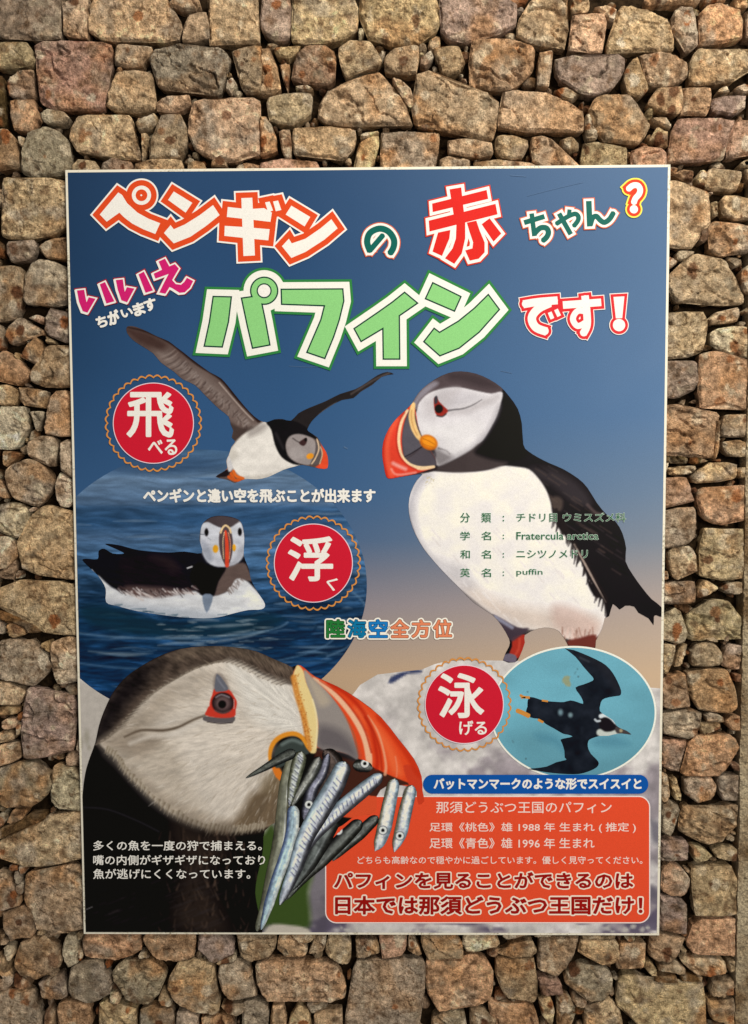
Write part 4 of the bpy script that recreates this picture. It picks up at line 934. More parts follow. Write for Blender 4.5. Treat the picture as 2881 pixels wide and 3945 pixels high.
fp.line(g('812,402 822,378 838,364 858,378 866,402'), 7, (236, 206, 150), 3)
fp.line(g('838,395 845,460 846,575'), [8, 14, 16], (222, 74, 46), 3); fp.line(g('832,400 824,450 828,540'), 3, (226, 196, 150), 3); fp.line(g('852,400 864,460 858,540'), 3, (226, 150, 110), 3)
fp.blob(g([(785, 488)])[0], 13, 18, (232, 168, 40), 1, 0, .7); fp.blob(g([(884, 482)])[0], 8, 16, (232, 168, 40), 1, 0, .7)
fp.tex(fp.P[:, 0] / 40, fp.P[:, 1] / 16, .10, 11)
for k in range(26):
    t = rng.rand(); q = g([(230 + 760 * t, np.interp(t, [0, .3, .65, 1], [786, 836, 856, 812]) + rng.uniform(-8, 6))])[0]; fp.line([q, q + [rng.uniform(20, 60), rng.uniform(-3, 6)]], [2, 5], [(44, 72, 88), (170, 178, 180)][k % 2], 5, .6, False)
fp.make('floating_puffin_picture', poster, 4)

# --- flying puffin
E_ = lambda s: T('E', s)
fl = Pic(smooth(E_('148,58 165,50 200,55 260,80 310,105 370,130 410,160 450,190 490,222 530,252 590,295 650,328 700,385 740,435 800,505 850,548 890,560 930,545 975,543 1020,552 1060,512 1120,482 1200,450 1280,410 1360,385 1420,350 1480,310 1530,293 1565,304 1545,308 1500,320 1450,362 1390,398 1350,432 1290,442 1220,480 1165,520 1130,555 1110,590 1112,608 1160,640 1182,680 1208,720 1217,760 1213,803 1180,806 1150,800 1082,786 1040,795 980,812 900,850 840,862 790,860 760,868 722,882 700,872 670,862 620,850 650,828 682,805 676,765 690,735 705,690 725,662 706,640 714,605 700,570 690,530 640,490 600,452 560,412 510,362 445,332 400,292 330,243 290,195 220,150 180,122 152,88'), 2), 3.4)
fl.base((92, 76, 68)); x, y = fl.P.T
fl.poly(E_('290,150 420,220 560,300 680,400 760,500 840,570 800,600 720,560 640,470 540,380 420,300 320,230'), (128, 114, 104), 40, .8)
fl.poly(E_('150,60 260,85 310,115 360,150 330,180 240,150 160,95'), (64, 46, 40), 26, .8)
fl.line(E_('150,55 260,82 370,132 450,192 530,254 650,330 740,438 850,550'), [4, 8, 10, 12, 14, 14, 14, 18], (44, 32, 28), 7)
fl.line(E_('640,350 700,420 770,500 820,550'), 5, (190, 176, 160), 4, .7)
for k in range(34):
    t = k / 33; a = E_([(300 + 400 * t, 190 + 385 * t)])[0] + rng.uniform(-8, 8, 2); b = a + np.array([-62 + 70 * t, 34 - 6 * t]) * (.9)
    fl.line(np.array([a, (a + b) / 2 + [4, 3], b])[[0, 1, 2]] + np.array([70, -10]) * (1 - .2 * t), [1, 5, 1], [(156, 142, 130), (58, 46, 42)][k % 2], 5, .55)
for k in range(60):
    t = rng.rand(); s_ = rng.rand(); a = E_([(430 + 360 * t + 30 * s_, 225 + 330 * t - 20 + 60 * s_)])[0]
    fl.line(np.array([a, a + rng.uniform(6, 16) * np.array([-1, .9])]), 4, [(150, 138, 128), (74, 60, 54)][k % 2], 4, .5, False)
fl.poly(E_('690,560 760,590 840,580 860,560 830,600 770,625 720,660 706,640 714,605'), (70, 58, 52), 12)
# far wing
fl.poly(E_('1020,556 1060,510 1120,480 1200,448 1280,408 1360,383 1420,348 1480,308 1530,290 1570,304 1500,322 1450,362 1390,398 1350,434 1290,444 1220,482 1165,522 1110,600'), (40, 36, 34), 4)
fl.line(E_('1135,560 1190,505 1260,460'), 5, (150, 148, 144), 4, .8); fl.line(E_('1340,410 1400,372 1470,330 1540,300'), 8, (82, 72, 66), 6, .8)
fl.poly(E_('860,565 890,556 930,600 950,690 1000,760 1075,790 990,815 900,855 800,868 740,840 700,790 684,760 700,700 760,630 820,595'), (228, 223, 208), 9)
fl.poly(E_('700,770 740,740 720,700 700,700 680,760 690,790'), (190, 184, 168), 16, .6); fl.poly(E_('760,850 900,835 1000,800 1060,790 960,825 860,866'), (186, 180, 164), 12, .7)
fl.poly(E_('840,575 880,565 890,590 850,620 800,640 790,610'), (150, 142, 132), 20, .7)
fl.poly(E_('888,560 930,543 1000,545 1060,562 1112,595 1150,635 1170,655 1120,640 1060,625 1012,640 992,680 1005,735 1045,770 1082,786 1030,782 970,745 935,680 915,600'), (26, 24, 24), 5)
fl.line(E_('940,620 960,660 980,700'), 10, (52, 48, 48), 10, .6)
fl.poly(E_('1012,636 1060,622 1120,638 1148,662 1152,710 1125,780 1080,782 1035,765 1003,730 993,680'), (152, 143, 136), 6)
fl.blob(E_([(1050, 725)])[0], 42, 30, (176, 168, 160), .6)
fl.line(E_('1030,645 1060,665 1085,665'), 5, (92, 84, 80), 4); fl.poly(E_('1062,668 1100,642 1104,665 1086,686'), (62, 42, 40), 4)
fl.blob(E_([(1098, 652)])[0], 7, 9, (20, 14, 14), 1)
fl.poly(E_('1152,655 1176,670 1186,720 1170,775 1130,785 1125,770 1148,720'), (92, 84, 80), 4)
fl.poly(E_('1178,672 1208,720 1218,760 1214,806 1180,808 1150,798 1178,775 1188,720'), (222, 78, 44), 4)
fl.line(E_('1158,650 1168,700 1150,750 1130,780'), 5, (220, 190, 150), 3); fl.line(E_('1176,690 1186,730 1172,780'), 4, (236, 200, 150), 3, .8)
fl.blob(E_([(1121, 740)])[0], 17, 13, (232, 152, 40), 1, -20, .7)
fl.line(E_('680,812 700,830 715,858'), 12, (214, 96, 34), 4); fl.line(E_('715,820 730,845 765,858'), 12, (222, 108, 40), 4); fl.line(E_('690,850 720,866 750,866'), 12, (206, 92, 36), 4)
fl.poly(E_('618,852 655,825 690,805 700,822 680,846 650,850'), (34, 28, 28), 4)
fl.poly(E_('678,770 690,740 712,800 690,822'), (206, 204, 198), 6)
fl.tex(x / 30, y / 22, .07, 21)
fl.make('flying_puffin_picture', poster, 5)

# --- standing puffin
sp_o = smooth(T('F', '106,612 90,590 82,550 72,485 78,415 108,345 150,290 190,252 228,215 236,200 262,160 290,130 350,85 420,52 490,42 570,55 640,85 700,125 745,175 790,240 812,320 820,430 845,465 900,500 960,530 1030,560 1110,610 1160,660 1210,740 1260,800 1310,840 1345,900 1365,980 1362,1050 1400,1120 1450,1190 1500,1250 1552,1292 1558,1345 1525,1335 1512,1345 1510,1388 1484,1352 1430,1322 1408,1290 1360,1285 1330,1305 1295,1275 1275,1340 1250,1352 1238,1410 1205,1470 1190,1530 1080,1520 1050,1480 1010,1420 960,1402 900,1405 828,1440 828,1480 800,1555 775,1585 712,1575 745,1500 745,1460 705,1390 655,1332 560,1270 480,1190 400,1110 330,1030 290,980 250,910 220,830 212,750 225,680 255,620 285,588 230,592 160,604'), 2)
sp = Pic(clipq(sp_o), 3.7); x, y = sp.P.T; f_ = lambda s: T('F', s)
sp.base((27, 23, 25))
sp.poly(f_('850,560 930,550 1040,590 1130,660 1180,740 1120,760 1040,700 960,640 900,610'), (58, 52, 54), 30, .7)
for k in range(60):
    t = rng.rand(); q = f_([(900 + 420 * t + rng.uniform(-30, 40), 580 + 420 * t + rng.uniform(-60, 120))])[0]; L = rng.uniform(20, 70)
    sp.line([q, q + np.array([L * .85, L * .55])], 5, [(66, 58, 56), (14, 12, 14), (86, 70, 60)][k % 3], 6, .45, False)
sp.poly(f_('960,720 1000,705 1030,730 1020,780 985,775'), (92, 78, 68), 14, .7); sp.line(f_('1160,750 1200,790 1230,800'), 12, (96, 80, 76), 8, .7)
body = f_('285,585 340,572 450,576 560,573 640,562 700,543 780,548 850,562 900,610 940,670 965,740 975,800 1010,880 1080,960 1120,1040 1150,1110 1165,1180 1200,1238 1240,1250 1258,1330 1240,1400 1205,1455 1120,1470 1040,1455 960,1405 880,1412 780,1398 650,1325 480,1190 400,1110 325,1030 250,910 205,750 222,680 255,620')
sp.poly(body, (240, 235, 224), 7); bm = sp.mask(body, 10)
sp.poly(f_('225,680 255,620 285,588 330,590 262,680 240,800 270,930 340,1040 470,1180 620,1300 780,1390 700,1380 480,1210 300,1020 200,830'), (168, 166, 170), 40, .8)
sp.poly(f_('480,1160 700,1260 900,1300 1100,1330 1230,1360 1200,1460 1000,1440 800,1400 600,1300'), (206, 188, 168), 60, .75)
sp.poly(f_('980,1280 1100,1300 1220,1380 1180,1460 1060,1440 980,1380'), (196, 166, 150), 40, .6)
sp.poly(f_('330,1030 500,1080 560,1180 480,1190'), (190, 186, 184), 40, .6)
for k in range(90):
    q = f_([(rng.uniform(300, 1150), rng.uniform(850, 1400))])[0]; L = rng.uniform(15, 50)
    i = inside(q[None], body)[0]
    if i: sp.line([q, q + np.array([L * .7, L * .8])], 5, [(206, 196, 184), (244, 240, 232)][k % 2], 6, .4, False)
for k in range(40):
    q = f_([(rng.uniform(1020, 1200), rng.uniform(1390, 1460))])[0]; sp.line([q, q + [rng.uniform(-8, 8), rng.uniform(15, 35)]], 5, [(226, 196, 178), (150, 110, 92)][k % 2], 5, .6, False)
# ragged edge of the wing over the flank
for k in range(36):
    t = k / 35; q = f_([(975 + 265 * t, 790 + 470 * t)])[0]; sp.line([q + [14, -10], q + [rng.uniform(-4, 10), rng.uniform(20, 60)]], [14, 3], (34, 28, 27), 6, .8, False)
for k in range(8):
    q = f_([(1090 + k * 14, 960 + k * 26)])[0]; sp.line([q, q + [50, 90]], [7, 2], (168, 150, 134), 5, .6, False)
# head
sp.poly(f_('225,240 236,200 262,160 290,130 350,85 420,50 490,40 570,53 640,83 705,125 702,152 650,162 570,146 480,128 400,132 330,158 285,195 255,245'), (82, 70, 70), 5)
sp.poly(f_('228,225 262,160 310,115 350,95 370,110 320,150 270,200 250,240'), (140, 134, 138), 14, .9)
sp.poly(f_('420,52 490,42 570,55 640,85 690,130 600,130 500,100 430,90'), (52, 43, 44), 30, .7)
sp.poly(f_('255,250 270,205 320,158 400,132 480,127 570,145 650,160 700,150 710,172 690,250 660,320 605,410 540,462 460,508 372,545 345,500 355,440 345,395 280,392 256,330 245,290'), (214, 210, 206), 6)
sp.poly(f_('400,520 470,480 560,420 640,330 690,220 700,250 650,350 580,440 470,505 380,545'), (150, 146, 146), 26, .7)
sp.poly(f_('335,440 400,468 445,495 385,540 350,520'), (112, 106, 104), 26, .8); sp.line(f_('345,520 352,480 335,455'), 8, (56, 50, 52), 8, .8); sp.line(f_('370,450 410,462 430,480'), 5, (84, 78, 78), 6, .7)
sp.poly(f_('350,180 390,150 460,140 560,160 620,175 560,200 480,225 420,240'), (196, 192, 190), 24, .8)
sp.poly(f_('262,300 300,320 420,330 520,300 600,330 560,420 470,480 400,450 380,390 300,380'), (226, 223, 216), 40, .8)
sp.poly(f_('300,200 350,160 420,138 480,135 460,180 400,250 340,290 300,260'), (190, 184, 180), 34, .7)
sp.line(f_('440,262 520,252 600,215 680,180'), 26, (186, 180, 176), 22, .7)
sp.line(f_('415,252 450,246 500,240 550,222 600,192'), [8, 6, 5, 4, 2], (96, 92, 92), 5, .9)
sp.poly(f_('345,190 362,178 372,200 396,225 420,250 405,272 378,282 352,262'), (150, 44, 34), 4)
sp.poly(f_('348,182 362,172 366,205 350,215'), (60, 56, 60), 4); sp.blob(f_([(372, 241)])[0], 18, 19, (16, 12, 14), 1, 0, .75); sp.line(f_('362,278 390,282 410,268'), 5, (60, 50, 50), 4)
sp.poly(f_('350,565 380,545 460,508 540,462 600,420 680,440 740,520 700,545 640,562 560,573 450,577'), (66, 57, 55), 12)
sp.poly(f_('560,470 620,400 690,280 720,180 780,250 810,330 815,440 840,480 780,520 700,520 620,500'), (22, 19, 20), 18)
sp.poly(f_('280,570 345,540 362,560 330,575 290,582'), (44, 34, 34), 5)
# beak
sp.poly(f_('106,612 88,590 80,550 70,485 76,415 106,345 150,288 200,245 232,215 250,260 262,330 285,395 340,480 356,540 320,562 230,590 160,604'), (220, 66, 44), 4)
sp.poly(f_('212,250 236,235 262,330 290,400 346,490 358,542 320,558 240,550 190,505 176,420 185,330'), (70, 62, 64), 4)
sp.poly(f_('215,262 235,290 250,340 275,400 285,440 240,468 195,500 183,450 178,390 190,320'), (88, 85, 90), 8)
sp.poly(f_('198,512 240,485 285,450 320,470 345,500 356,538 320,552 250,548 215,532'), (80, 74, 78), 5)
sp.line(f_('182,500 225,478 285,440'), 4, (36, 30, 34), 3); sp.poly(f_('215,270 240,300 262,370 250,380 225,330'), (112, 112, 122), 10, .6)
sp.line(f_('205,250 178,300 163,360 160,420 172,480 192,512 225,540 280,556 345,548'), [10, 12, 12, 12, 10, 10, 12, 16, 10], (240, 208, 158), 4)
sp.line(f_('190,262 162,310 148,380 150,440 166,495 200,535 250,562'), 6, (176, 46, 32), 5, .8)
sp.line(f_('236,218 228,280 240,340 262,385 285,412'), [16, 24, 24, 20, 12], (238, 198, 128), 5)
sp.line(f_('228,250 226,285 236,335 256,380'), 5, (196, 142, 80), 5, .7)
sp.line(f_('104,352 80,430 78,520 96,600'), 10, (176, 40, 26), 10, .7)
sp.line(f_('150,300 112,370 98,450 105,530 122,590'), 16, (232, 96, 62), 14, .8); sp.line(f_('130,530 160,545 195,560'), 14, (240, 190, 176), 10, .7); sp.line(f_('120,560 150,590 250,578'), 8, (238, 150, 130), 6, .8)
sp.blob(f_([(318, 419)])[0], 40, 31, (198, 104, 22), 1, 28, .8); sp.blob(f_([(320, 415)])[0], 35, 25, (238, 148, 34), 1, 28, .6); sp.line(f_('290,400 320,412 350,430'), 3, (170, 96, 20), 3, .8); sp.line(f_('285,425 310,435 345,445'), 3, (180, 104, 24), 3, .7)
# legs
sp.poly(f_('765,1452 828,1438 836,1480 808,1550 775,1565 745,1548 760,1500'), (168, 50, 36), 5); sp.line(f_('800,1460 796,1510 775,1550'), 8, (206, 84, 60), 8, .6)
sp.poly(f_('712,1552 745,1538 782,1552 776,1586 716,1576'), (110, 102, 114), 4)
sp.poly(f_('655,1332 700,1350 790,1400 850,1405 790,1455 750,1470 700,1390'), (70, 58, 66), 8, .9); sp.line(f_('670,1345 720,1375 760,1400'), 14, (160, 164, 180), 8, .7)
sp.poly(f_('1050,1475 1120,1455 1205,1440 1192,1520 1090,1520'), (110, 52, 42), 10)
sp.tex(x / 60, y / 50, .05, 31)
# worn spots in the laminate
for k in range(26): sp.blob(f_([(318 + rng.normal(0, 16), 622 + rng.normal(0, 16))])[0], 4, 3, (196, 184, 140), .7, 0, .3)
sp.make('standing_puffin_picture', poster, 6)

# --- big puffin head with a beak full of fish
h_ = lambda s: T('H', s)
hd = Pic(clipq(smooth(h_('35,720 42,660 52,610 70,555 92,495 108,420 130,355 165,280 200,230 240,190 285,158 340,125 400,95 480,70 600,57 720,62 820,80 900,115 960,140 985,152 1012,142 1040,155 1090,195 1190,240 1290,300 1390,380 1470,480 1540,570 1574,650 1578,715 1586,762 1560,778 1552,740 1540,700 1420,690 1370,740 1368,810 1300,828 1258,838 1160,900 1010,880 930,852 862,895 855,960 848,1020 828,1100 818,1180 832,1260 850,1380 700,1420 400,1420 40,1420 0,1300 20,900'), 2)), 3.7)
x, y = hd.P.T; hd.base((17, 15, 15)); C0 = h_('1060,420')[0]
ang = np.arctan2(y - C0[1], x - C0[0]); rad = np.hypot(x - C0[0], y - C0[1])
# crown, dark towards the nape
hd.poly(h_('100,470 130,355 165,280 240,190 340,125 480,68 600,55 720,60 820,78 900,113 985,150 1000,240 900,210 780,150 620,135 450,210 300,320 180,450 110,500'), (80, 68, 57), 10)
hd.poly(h_('100,480 120,380 165,290 240,200 300,165 320,230 230,330 160,430'), (34, 29, 27), 50, .85)
hd.poly(h_('90,500 110,410 165,280 240,190 330,130 400,130 330,200 240,300 170,400 120,500'), (30, 26, 25), 60, .9)
hd.poly(h_('480,75 600,60 720,66 820,84 900,118 980,155 940,180 820,130 700,100 560,100 450,130'), (104, 90, 74), 26, .7)
cm = np.clip((420 / 1.0 - 0) * 0 + 1, 0, 1)
hd.tex(ang * 60, rad / 26, .40, 41, hd.mask(h_('100,470 165,280 340,120 600,50 820,70 985,150 1000,240 780,150 620,135 300,320 110,500')))
# face
face = h_('112,497 145,475 180,450 240,390 300,320 370,260 450,210 540,162 620,135 700,123 780,150 860,192 950,228 996,242 1012,300 1040,430 1042,470 960,455 905,490 885,540 890,590 925,650 935,740 930,850 860,880 800,890 740,898 680,898 600,885 500,850 400,790 300,700 230,630 190,570 140,530')
hd.poly(face, (214, 204, 184), 9); fm = hd.mask(face, 14)
hd.poly(h_('140,520 240,470 420,480 480,560 520,700 600,820 560,870 400,790 300,700 200,590'), (190, 178, 156), 70, .8)
hd.poly(h_('112,497 180,450 260,385 340,400 300,450 400,480 300,560 200,540'), (150, 136, 116), 50, .8)
hd.poly(h_('300,330 450,220 560,160 640,180 600,260 480,330 360,420 280,400'), (176, 164, 144), 50, .6)
hd.poly(h_('700,130 860,200 980,250 1030,400 1030,450 900,440 800,380 740,250'), (226, 222, 206), 50, .8)
hd.poly(h_('480,480 700,440 880,470 880,560 700,600 540,590'), (222, 212, 192), 60, .7)
hd.poly(h_('930,620 940,850 860,890 700,905 600,888 700,860 760,800 800,730 860,700'), (104, 86, 62), 40, .9)
hd.poly(h_('112,497 180,452 250,385 330,310 420,240 470,250 400,340 330,420 230,470'), (168, 155, 134), 44, .55)
hd.poly(h_('190,570 300,640 420,740 560,810 700,850 700,905 500,856 400,795 300,705 230,635'), (166, 152, 130), 34, .7)
hd.poly(h_('860,640 930,620 935,700 870,740 840,700'), (128, 112, 84), 30, .6)
hd.tex(ang * 30, rad / 60, .10, 44, fm); hd.tex(ang * 90, rad / 26, .10, 46, fm)
for k in range(520):
    a0 = rng.uniform(1.9, 3.75); r0 = rng.uniform(120, 780); q = C0 + np.array([math.cos(a0), math.sin(a0)]) * r0
    if not inside(q[None], face)[0]: continue
    L = rng.uniform(14, 46); da = rng.uniform(-.35, .35); u = np.array([math.cos(a0 + da), math.sin(a0 + da)])
    hd.line([q, q + u * L * .5 + [0, 2], q + u * L + [0, 6]], [1, 4.4, 1], [(236, 228, 210), (164, 150, 126), (188, 176, 154), (230, 222, 202)][k % 4], 3.5, .42, False)
# hair fringe of the face over the dark neck
ed = smooth(h_('140,530 190,570 230,630 300,700 400,790 500,850 600,885 680,898 740,898 800,890 860,880'), 14, False)
for k, q in enumerate(ed):
    d = np.array([-.35, 1]) * rng.uniform(8, 24); hd.line([q - d * .9, q + d * .7 + [rng.uniform(-5, 5), 0]], [9, 1], [(184, 172, 148), (160, 148, 124), (128, 114, 92)][k % 3], 4, .75, False)
ed = smooth(h_('112,497 180,450 240,390 300,320 370,260 450,210 540,162 620,135 700,123 780,150 860,192 950,228'), 9, False)
for k, q in enumerate(ed):
    d = np.array([-1, .4]) * rng.uniform(8, 20); hd.line([q - d, q + d], [2, 5], [(168, 156, 134), (84, 72, 60)][k % 2], 4, .6, False)
# eye
hd.line(h_('225,470 300,440 400,440 470,425 530,395 590,372'), [5, 9, 12, 10, 9, 7], (88, 74, 58), 9, .9)
hd.line(h_('250,500 340,468 430,462 520,425 580,400'), 16, (226, 218, 200), 14, .55)
hd.line(h_('300,425 400,425 470,408 530,382'), 8, (190, 178, 158), 8, .6)
hd.poly(h_('632,192 655,180 680,200 702,262 640,268 626,250'), (120, 108, 98), 10, .6)
hd.poly(h_('634,250 668,262 700,256 722,285 735,312 730,345 720,378 660,380 596,370 608,345 612,310 622,280'), (206, 62, 44), 4)
hd.poly(h_('640,190 652,188 672,210 696,254 660,264 634,258'), (104, 106, 112), 4); hd.line(h_('645,200 660,225 680,250'), 6, (140, 142, 148), 6, .6)
hd.poly(h_('590,376 650,382 722,376 717,404 660,408 598,400 580,390'), (98, 92, 90), 4); hd.line(h_('600,402 660,410 716,405'), 3, (56, 48, 44), 3)
hd.blob(h_('671,316')[0], 46, 44, (40, 26, 26), 1, 0, .85); hd.blob(h_('671,317')[0], 40, 38, (104, 84, 80), 1, 0, .5)
hd.blob(h_('668,322')[0], 18, 18, (18, 12, 12), 1, 0, .7); hd.line(h_('640,290 665,278 700,290'), 6, (156, 150, 152), 5, .7); hd.poly(h_('596,352 612,330 640,372 700,374 726,352 722,378 660,384 594,372'), (206, 62, 44), 4); hd.line(h_('722,300 722,340'), 3, (220, 200, 190), 3, .7)
hd.line(h_('636,350 670,362 705,350'), 6, (116, 96, 90), 6, .6)
# beak
hd.poly(h_('1090,530 1200,560 1340,600 1560,700 1400,760 1250,760 1120,700'), (70, 40, 30), 14)
hd.poly(h_('1012,143 1040,155 1090,195 1190,240 1290,300 1390,380 1470,480 1540,570 1576,655 1580,718 1570,720 1540,690 1480,665 1420,640 1340,600 1270,560 1190,535 1100,520 1060,532 1042,430 1015,300 988,200'), (228, 78, 38), 4, 1)
hd.poly(h_('1370,740 1480,690 1540,700 1560,745 1590,765 1560,780 1480,740 1380,800 1370,815 1280,836 1258,838 1200,820 1290,730'), (222, 84, 48), 4)
hd.poly(h_('1490,600 1560,620 1600,720 1600,790 1540,790 1520,700'), (206, 66, 38), 4)
hd.poly(h_('1385,375 1470,480 1540,570 1572,655 1545,640 1500,560 1430,460 1370,390'), (198, 52, 26), 14, .8)
hd.poly(h_('1290,330 1380,420 1450,530 1490,640 1440,630 1400,520 1330,420 1270,350'), (244, 118, 66), 26, .65)
hd.line(h_('1150,225 1240,280 1310,360 1350,450 1372,560 1370,610'), 16, (188, 44, 24), 12, .8)
hd.line(h_('1330,372 1372,440 1398,520 1412,600 1408,640'), [3, 7, 8, 10, 12], (238, 172, 130), 5, .8); hd.line(h_('1316,380 1358,450 1384,530 1394,620'), 8, (180, 44, 24), 6, .7)
hd.line(h_('1455,560 1462,610 1460,650'), 5, (240, 156, 120), 5, .6)
hd.line(h_('1085,205 1150,250 1220,320 1280,400 1318,480 1334,560 1336,610'), [10, 18, 22, 26, 26, 26, 20], (240, 188, 146), 6)
hd.line(h_('1110,215 1190,270 1262,350 1316,440 1346,540'), [3, 6, 8, 8, 8], (196, 58, 30), 5, .85)
hd.line(h_('1095,228 1170,300 1230,385 1270,470 1284,560'), 6, (150, 100, 70), 5, .7)
hd.poly(h_('1040,165 1080,205 1140,260 1200,335 1245,420 1272,505 1284,572 1240,550 1190,535 1100,515 1105,420 1085,330 1050,230'), (150, 142, 132), 6)
hd.poly(h_('1110,420 1200,440 1262,500 1280,570 1190,532 1100,512'), (96, 90, 90), 40, .8); hd.poly(h_('1045,175 1120,245 1160,310 1110,330 1070,250'), (186, 172, 146), 26, .8)
hd.poly(h_('1000,160 1012,143 1036,170 1048,220 1072,280 1092,340 1103,420 1098,500 1092,542 1060,532 1046,440 1030,360 1008,290 988,210'), (236, 212, 142), 5)
hd.line(h_('992,200 1010,285 1034,360 1050,440 1062,525'), 22, (212, 138, 58), 8, .9)
for k in range(90):
    t = rng.rand(); q = np.array([np.interp(t, [0, .3, .6, 1], [995, 1015, 1040, 1064]), np.interp(t, [0, .3, .6, 1], [180, 290, 400, 520])]); q = T('H', [q + [rng.uniform(-12, 24), 0]])[0]
    hd.blob(q, 4, 4, [(240, 196, 110), (168, 96, 40)][k % 2], .7, 0, .2)
hd.line(h_('1078,300 1094,360 1100,430 1092,520'), 7, (248, 234, 180), 5, .7)
hd.line(h_('892,600 884,560 892,515 915,482 955,460 1000,456 1035,478 1052,525'), [10, 13, 17, 18, 18, 18, 16, 10], (228, 148, 44), 5)
hd.line(h_('905,600 925,640 945,660'), [24, 30, 26], (226, 124, 40), 6)
hd.poly(h_('905,560 915,520 950,485 1000,474 1032,492 1050,520 1062,545 1010,560 950,600 910,610'), (62, 70, 64), 5); hd.line(h_('940,505 985,485 1030,500'), 12, (120, 134, 126), 10, .7)
# neck plumage
nm = np.clip((y - h_('0,840')[0][1]) / 60, 0, 1)
hd.poly(h_('440,860 600,900 700,905 690,1000 600,1100 640,1200 700,1350 560,1380 440,1300 480,1100'), (52, 42, 34), 90, .8)
for k in range(420):
    q = h_([(rng.uniform(60, 830), rng.uniform(880, 1350))])[0]
    if rng.rand() > 1.1 - abs((q[0] - T('H', [(590, 0)])[0][0]) / 190): continue
    L = rng.uniform(12, 38); hd.line([q, q + [rng.uniform(-16, 18), L]], [2, 7, 1][:2], [(84, 66, 52), (18, 15, 14), (64, 52, 43), (116, 92, 72)][k % 4], 8, .42, False)
for k in range(130):
    q = h_([(rng.uniform(50, 620), rng.uniform(1080, 1350))])[0]; L = rng.uniform(20, 70); hd.line([q, q + [L, -L * .4]], 4, (52, 46, 44), 8, .35, False)
hd.line(h_('40,790 150,800 280,850 380,900'), 7, (56, 54, 54), 8, .6); hd.line(h_('48,1255 78,1242'), 3, (150, 146, 140), 3, .7)
head = hd.make('puffin_head_picture', poster, 9)

def fish(path, ws, cols, layer, eye=None, ribs=0, label=None):
    """one sand eel: tapering body, dark back, bright flank"""
    p = smooth(T('H', path), 5, False); w = np.interp(np.linspace(0, 1, len(p)), np.linspace(0, 1, len(ws)), ws) / 1.18 * .46
    al = np.r_[0, np.cumsum(np.hypot(*np.diff(p, axis=0).T))]; m = min(30, al[-1] * .25); q = np.minimum(al, al[-1] - al)
    ns = np.unique(np.r_[np.linspace(0, m, 7), np.linspace(m, al[-1] - m, len(p)), al[-1] - np.linspace(0, m, 7)])
    p = np.stack([np.interp(ns, al, p[:, 0]), np.interp(ns, al, p[:, 1])], 1); w = np.interp(ns, al, w); q = np.minimum(ns, ns[-1] - ns)
    w = w * np.sqrt(np.clip(1 - (1 - np.clip(q / m, 0, 1)) ** 2, .02, 1))
    u = np.gradient(p, axis=0); u /= np.hypot(*u.T)[:, None]; nn = np.stack([-u[:, 1], u[:, 0]], 1)
    o = np.vstack([p + nn * w[:, None], (p - nn * w[:, None])[::-1]])
    f = Pic(o, 3.2); P = f.P; best = np.full(len(P), 1e9); s = np.zeros(len(P)); tt = np.zeros(len(P))
    for k in range(len(p) - 1):
        d, t = segdist(P, p[k], p[k + 1]); m = d < best; best = np.where(m, d, best)
        sg = np.sign((P - p[k]) @ nn[k]); s = np.where(m, sg * d / max(w[k], 1), s); tt = np.where(m, (k + t) / (len(p) - 1), tt)
    a, b, c = [np.array(q, float) for q in cols]       # edge at s=-1, middle, edge at s=+1
    st = [-1.05, -.7, -.25, .3, .75, 1.05]; cc = [a * .6, a, b, b, c, c * .6]
    for k in range(3): f.c[:, k] = np.interp(s, st, [q[k] for q in cc])
    q = np.clip(1 - np.abs(s + .28) / .13, 0, 1)[:, None] * .65 * np.clip(fbm(tt * 14, s, 90 + layer, 2) * 2 - .5, 0, 1)[:, None]; f.c = f.c * (1 - q) + np.array([240, 244, 242]) * q * (1 if b.sum() > 330 else .55) + f.c * q * (0 if b.sum() > 330 else .45)
    f.tex(tt * 9, s * 3, .28, 60 + layer); f.tex(tt * 46, s * 2.4, .28, 70 + layer)
    k = np.clip((tt - .75) * 3, 0, 1)[:, None]; f.c = f.c * (1 - .25 * k)
    L = np.sum(np.hypot(*np.diff(p, axis=0).T))
    if ribs:
        for q in np.arange(ribs[0], ribs[1], 15 / L):
            i = int(q * (len(p) - 1)); wv = w[i]
            A = p[i] + nn[i] * wv * rng.uniform(.1, .5); B = p[i] - nn[i] * wv * rng.uniform(.2, .6) + u[i] * 9
            f.line([A, B], [3, 5, 2], (232, 238, 244), 3.5, .75, False); f.line([A + u[i] * 6, B + u[i] * 6], 4, (54, 56, 84), 3.5, .6, False)
    if eye is not None:
        e = T('H', [eye])[0]; f.blob(e, 20, 20, (60, 62, 66), .9, 0, .8); f.blob(e, 17, 17, (228, 232, 224), 1, 0, .8); f.blob(e, 8, 8, (14, 14, 16), 1, 0, .7)
    o = f.make('fish', head, layer)
    if label: o['label'] = label
    return o
DK = ((40, 40, 34), (108, 112, 104), (34, 34, 32)); BL = ((132, 150, 156), (222, 230, 236), (66, 66, 68))
fish([(1375, 830), (1290, 910), (1200, 990), (1170, 1035)], [50, 66, 50, 12], DK, 10)
fish([(1300, 850), (1220, 930), (1120, 1030), (1040, 1110), (960, 1210)], [60, 76, 70, 46, 10], DK, 11, (1196, 896))
fish([(1180, 830), (1120, 940), (1060, 1050), (980, 1170)], [80, 90, 74, 16], ((36, 36, 32), (98, 104, 98), (30, 30, 28)), 12)
fish([(1130, 530), (1180, 600), (1130, 720), (1080, 800)], [60, 96, 80, 40], ((40, 34, 30), (92, 80, 72), (34, 28, 26)), 10)
fish([(1150, 545), (1120, 640), (1080, 700), (1058, 780), (1040, 845)], [34, 50, 56, 62, 30], ((54, 54, 58), (136, 138, 150), (40, 40, 44)), 13, (1062, 777))
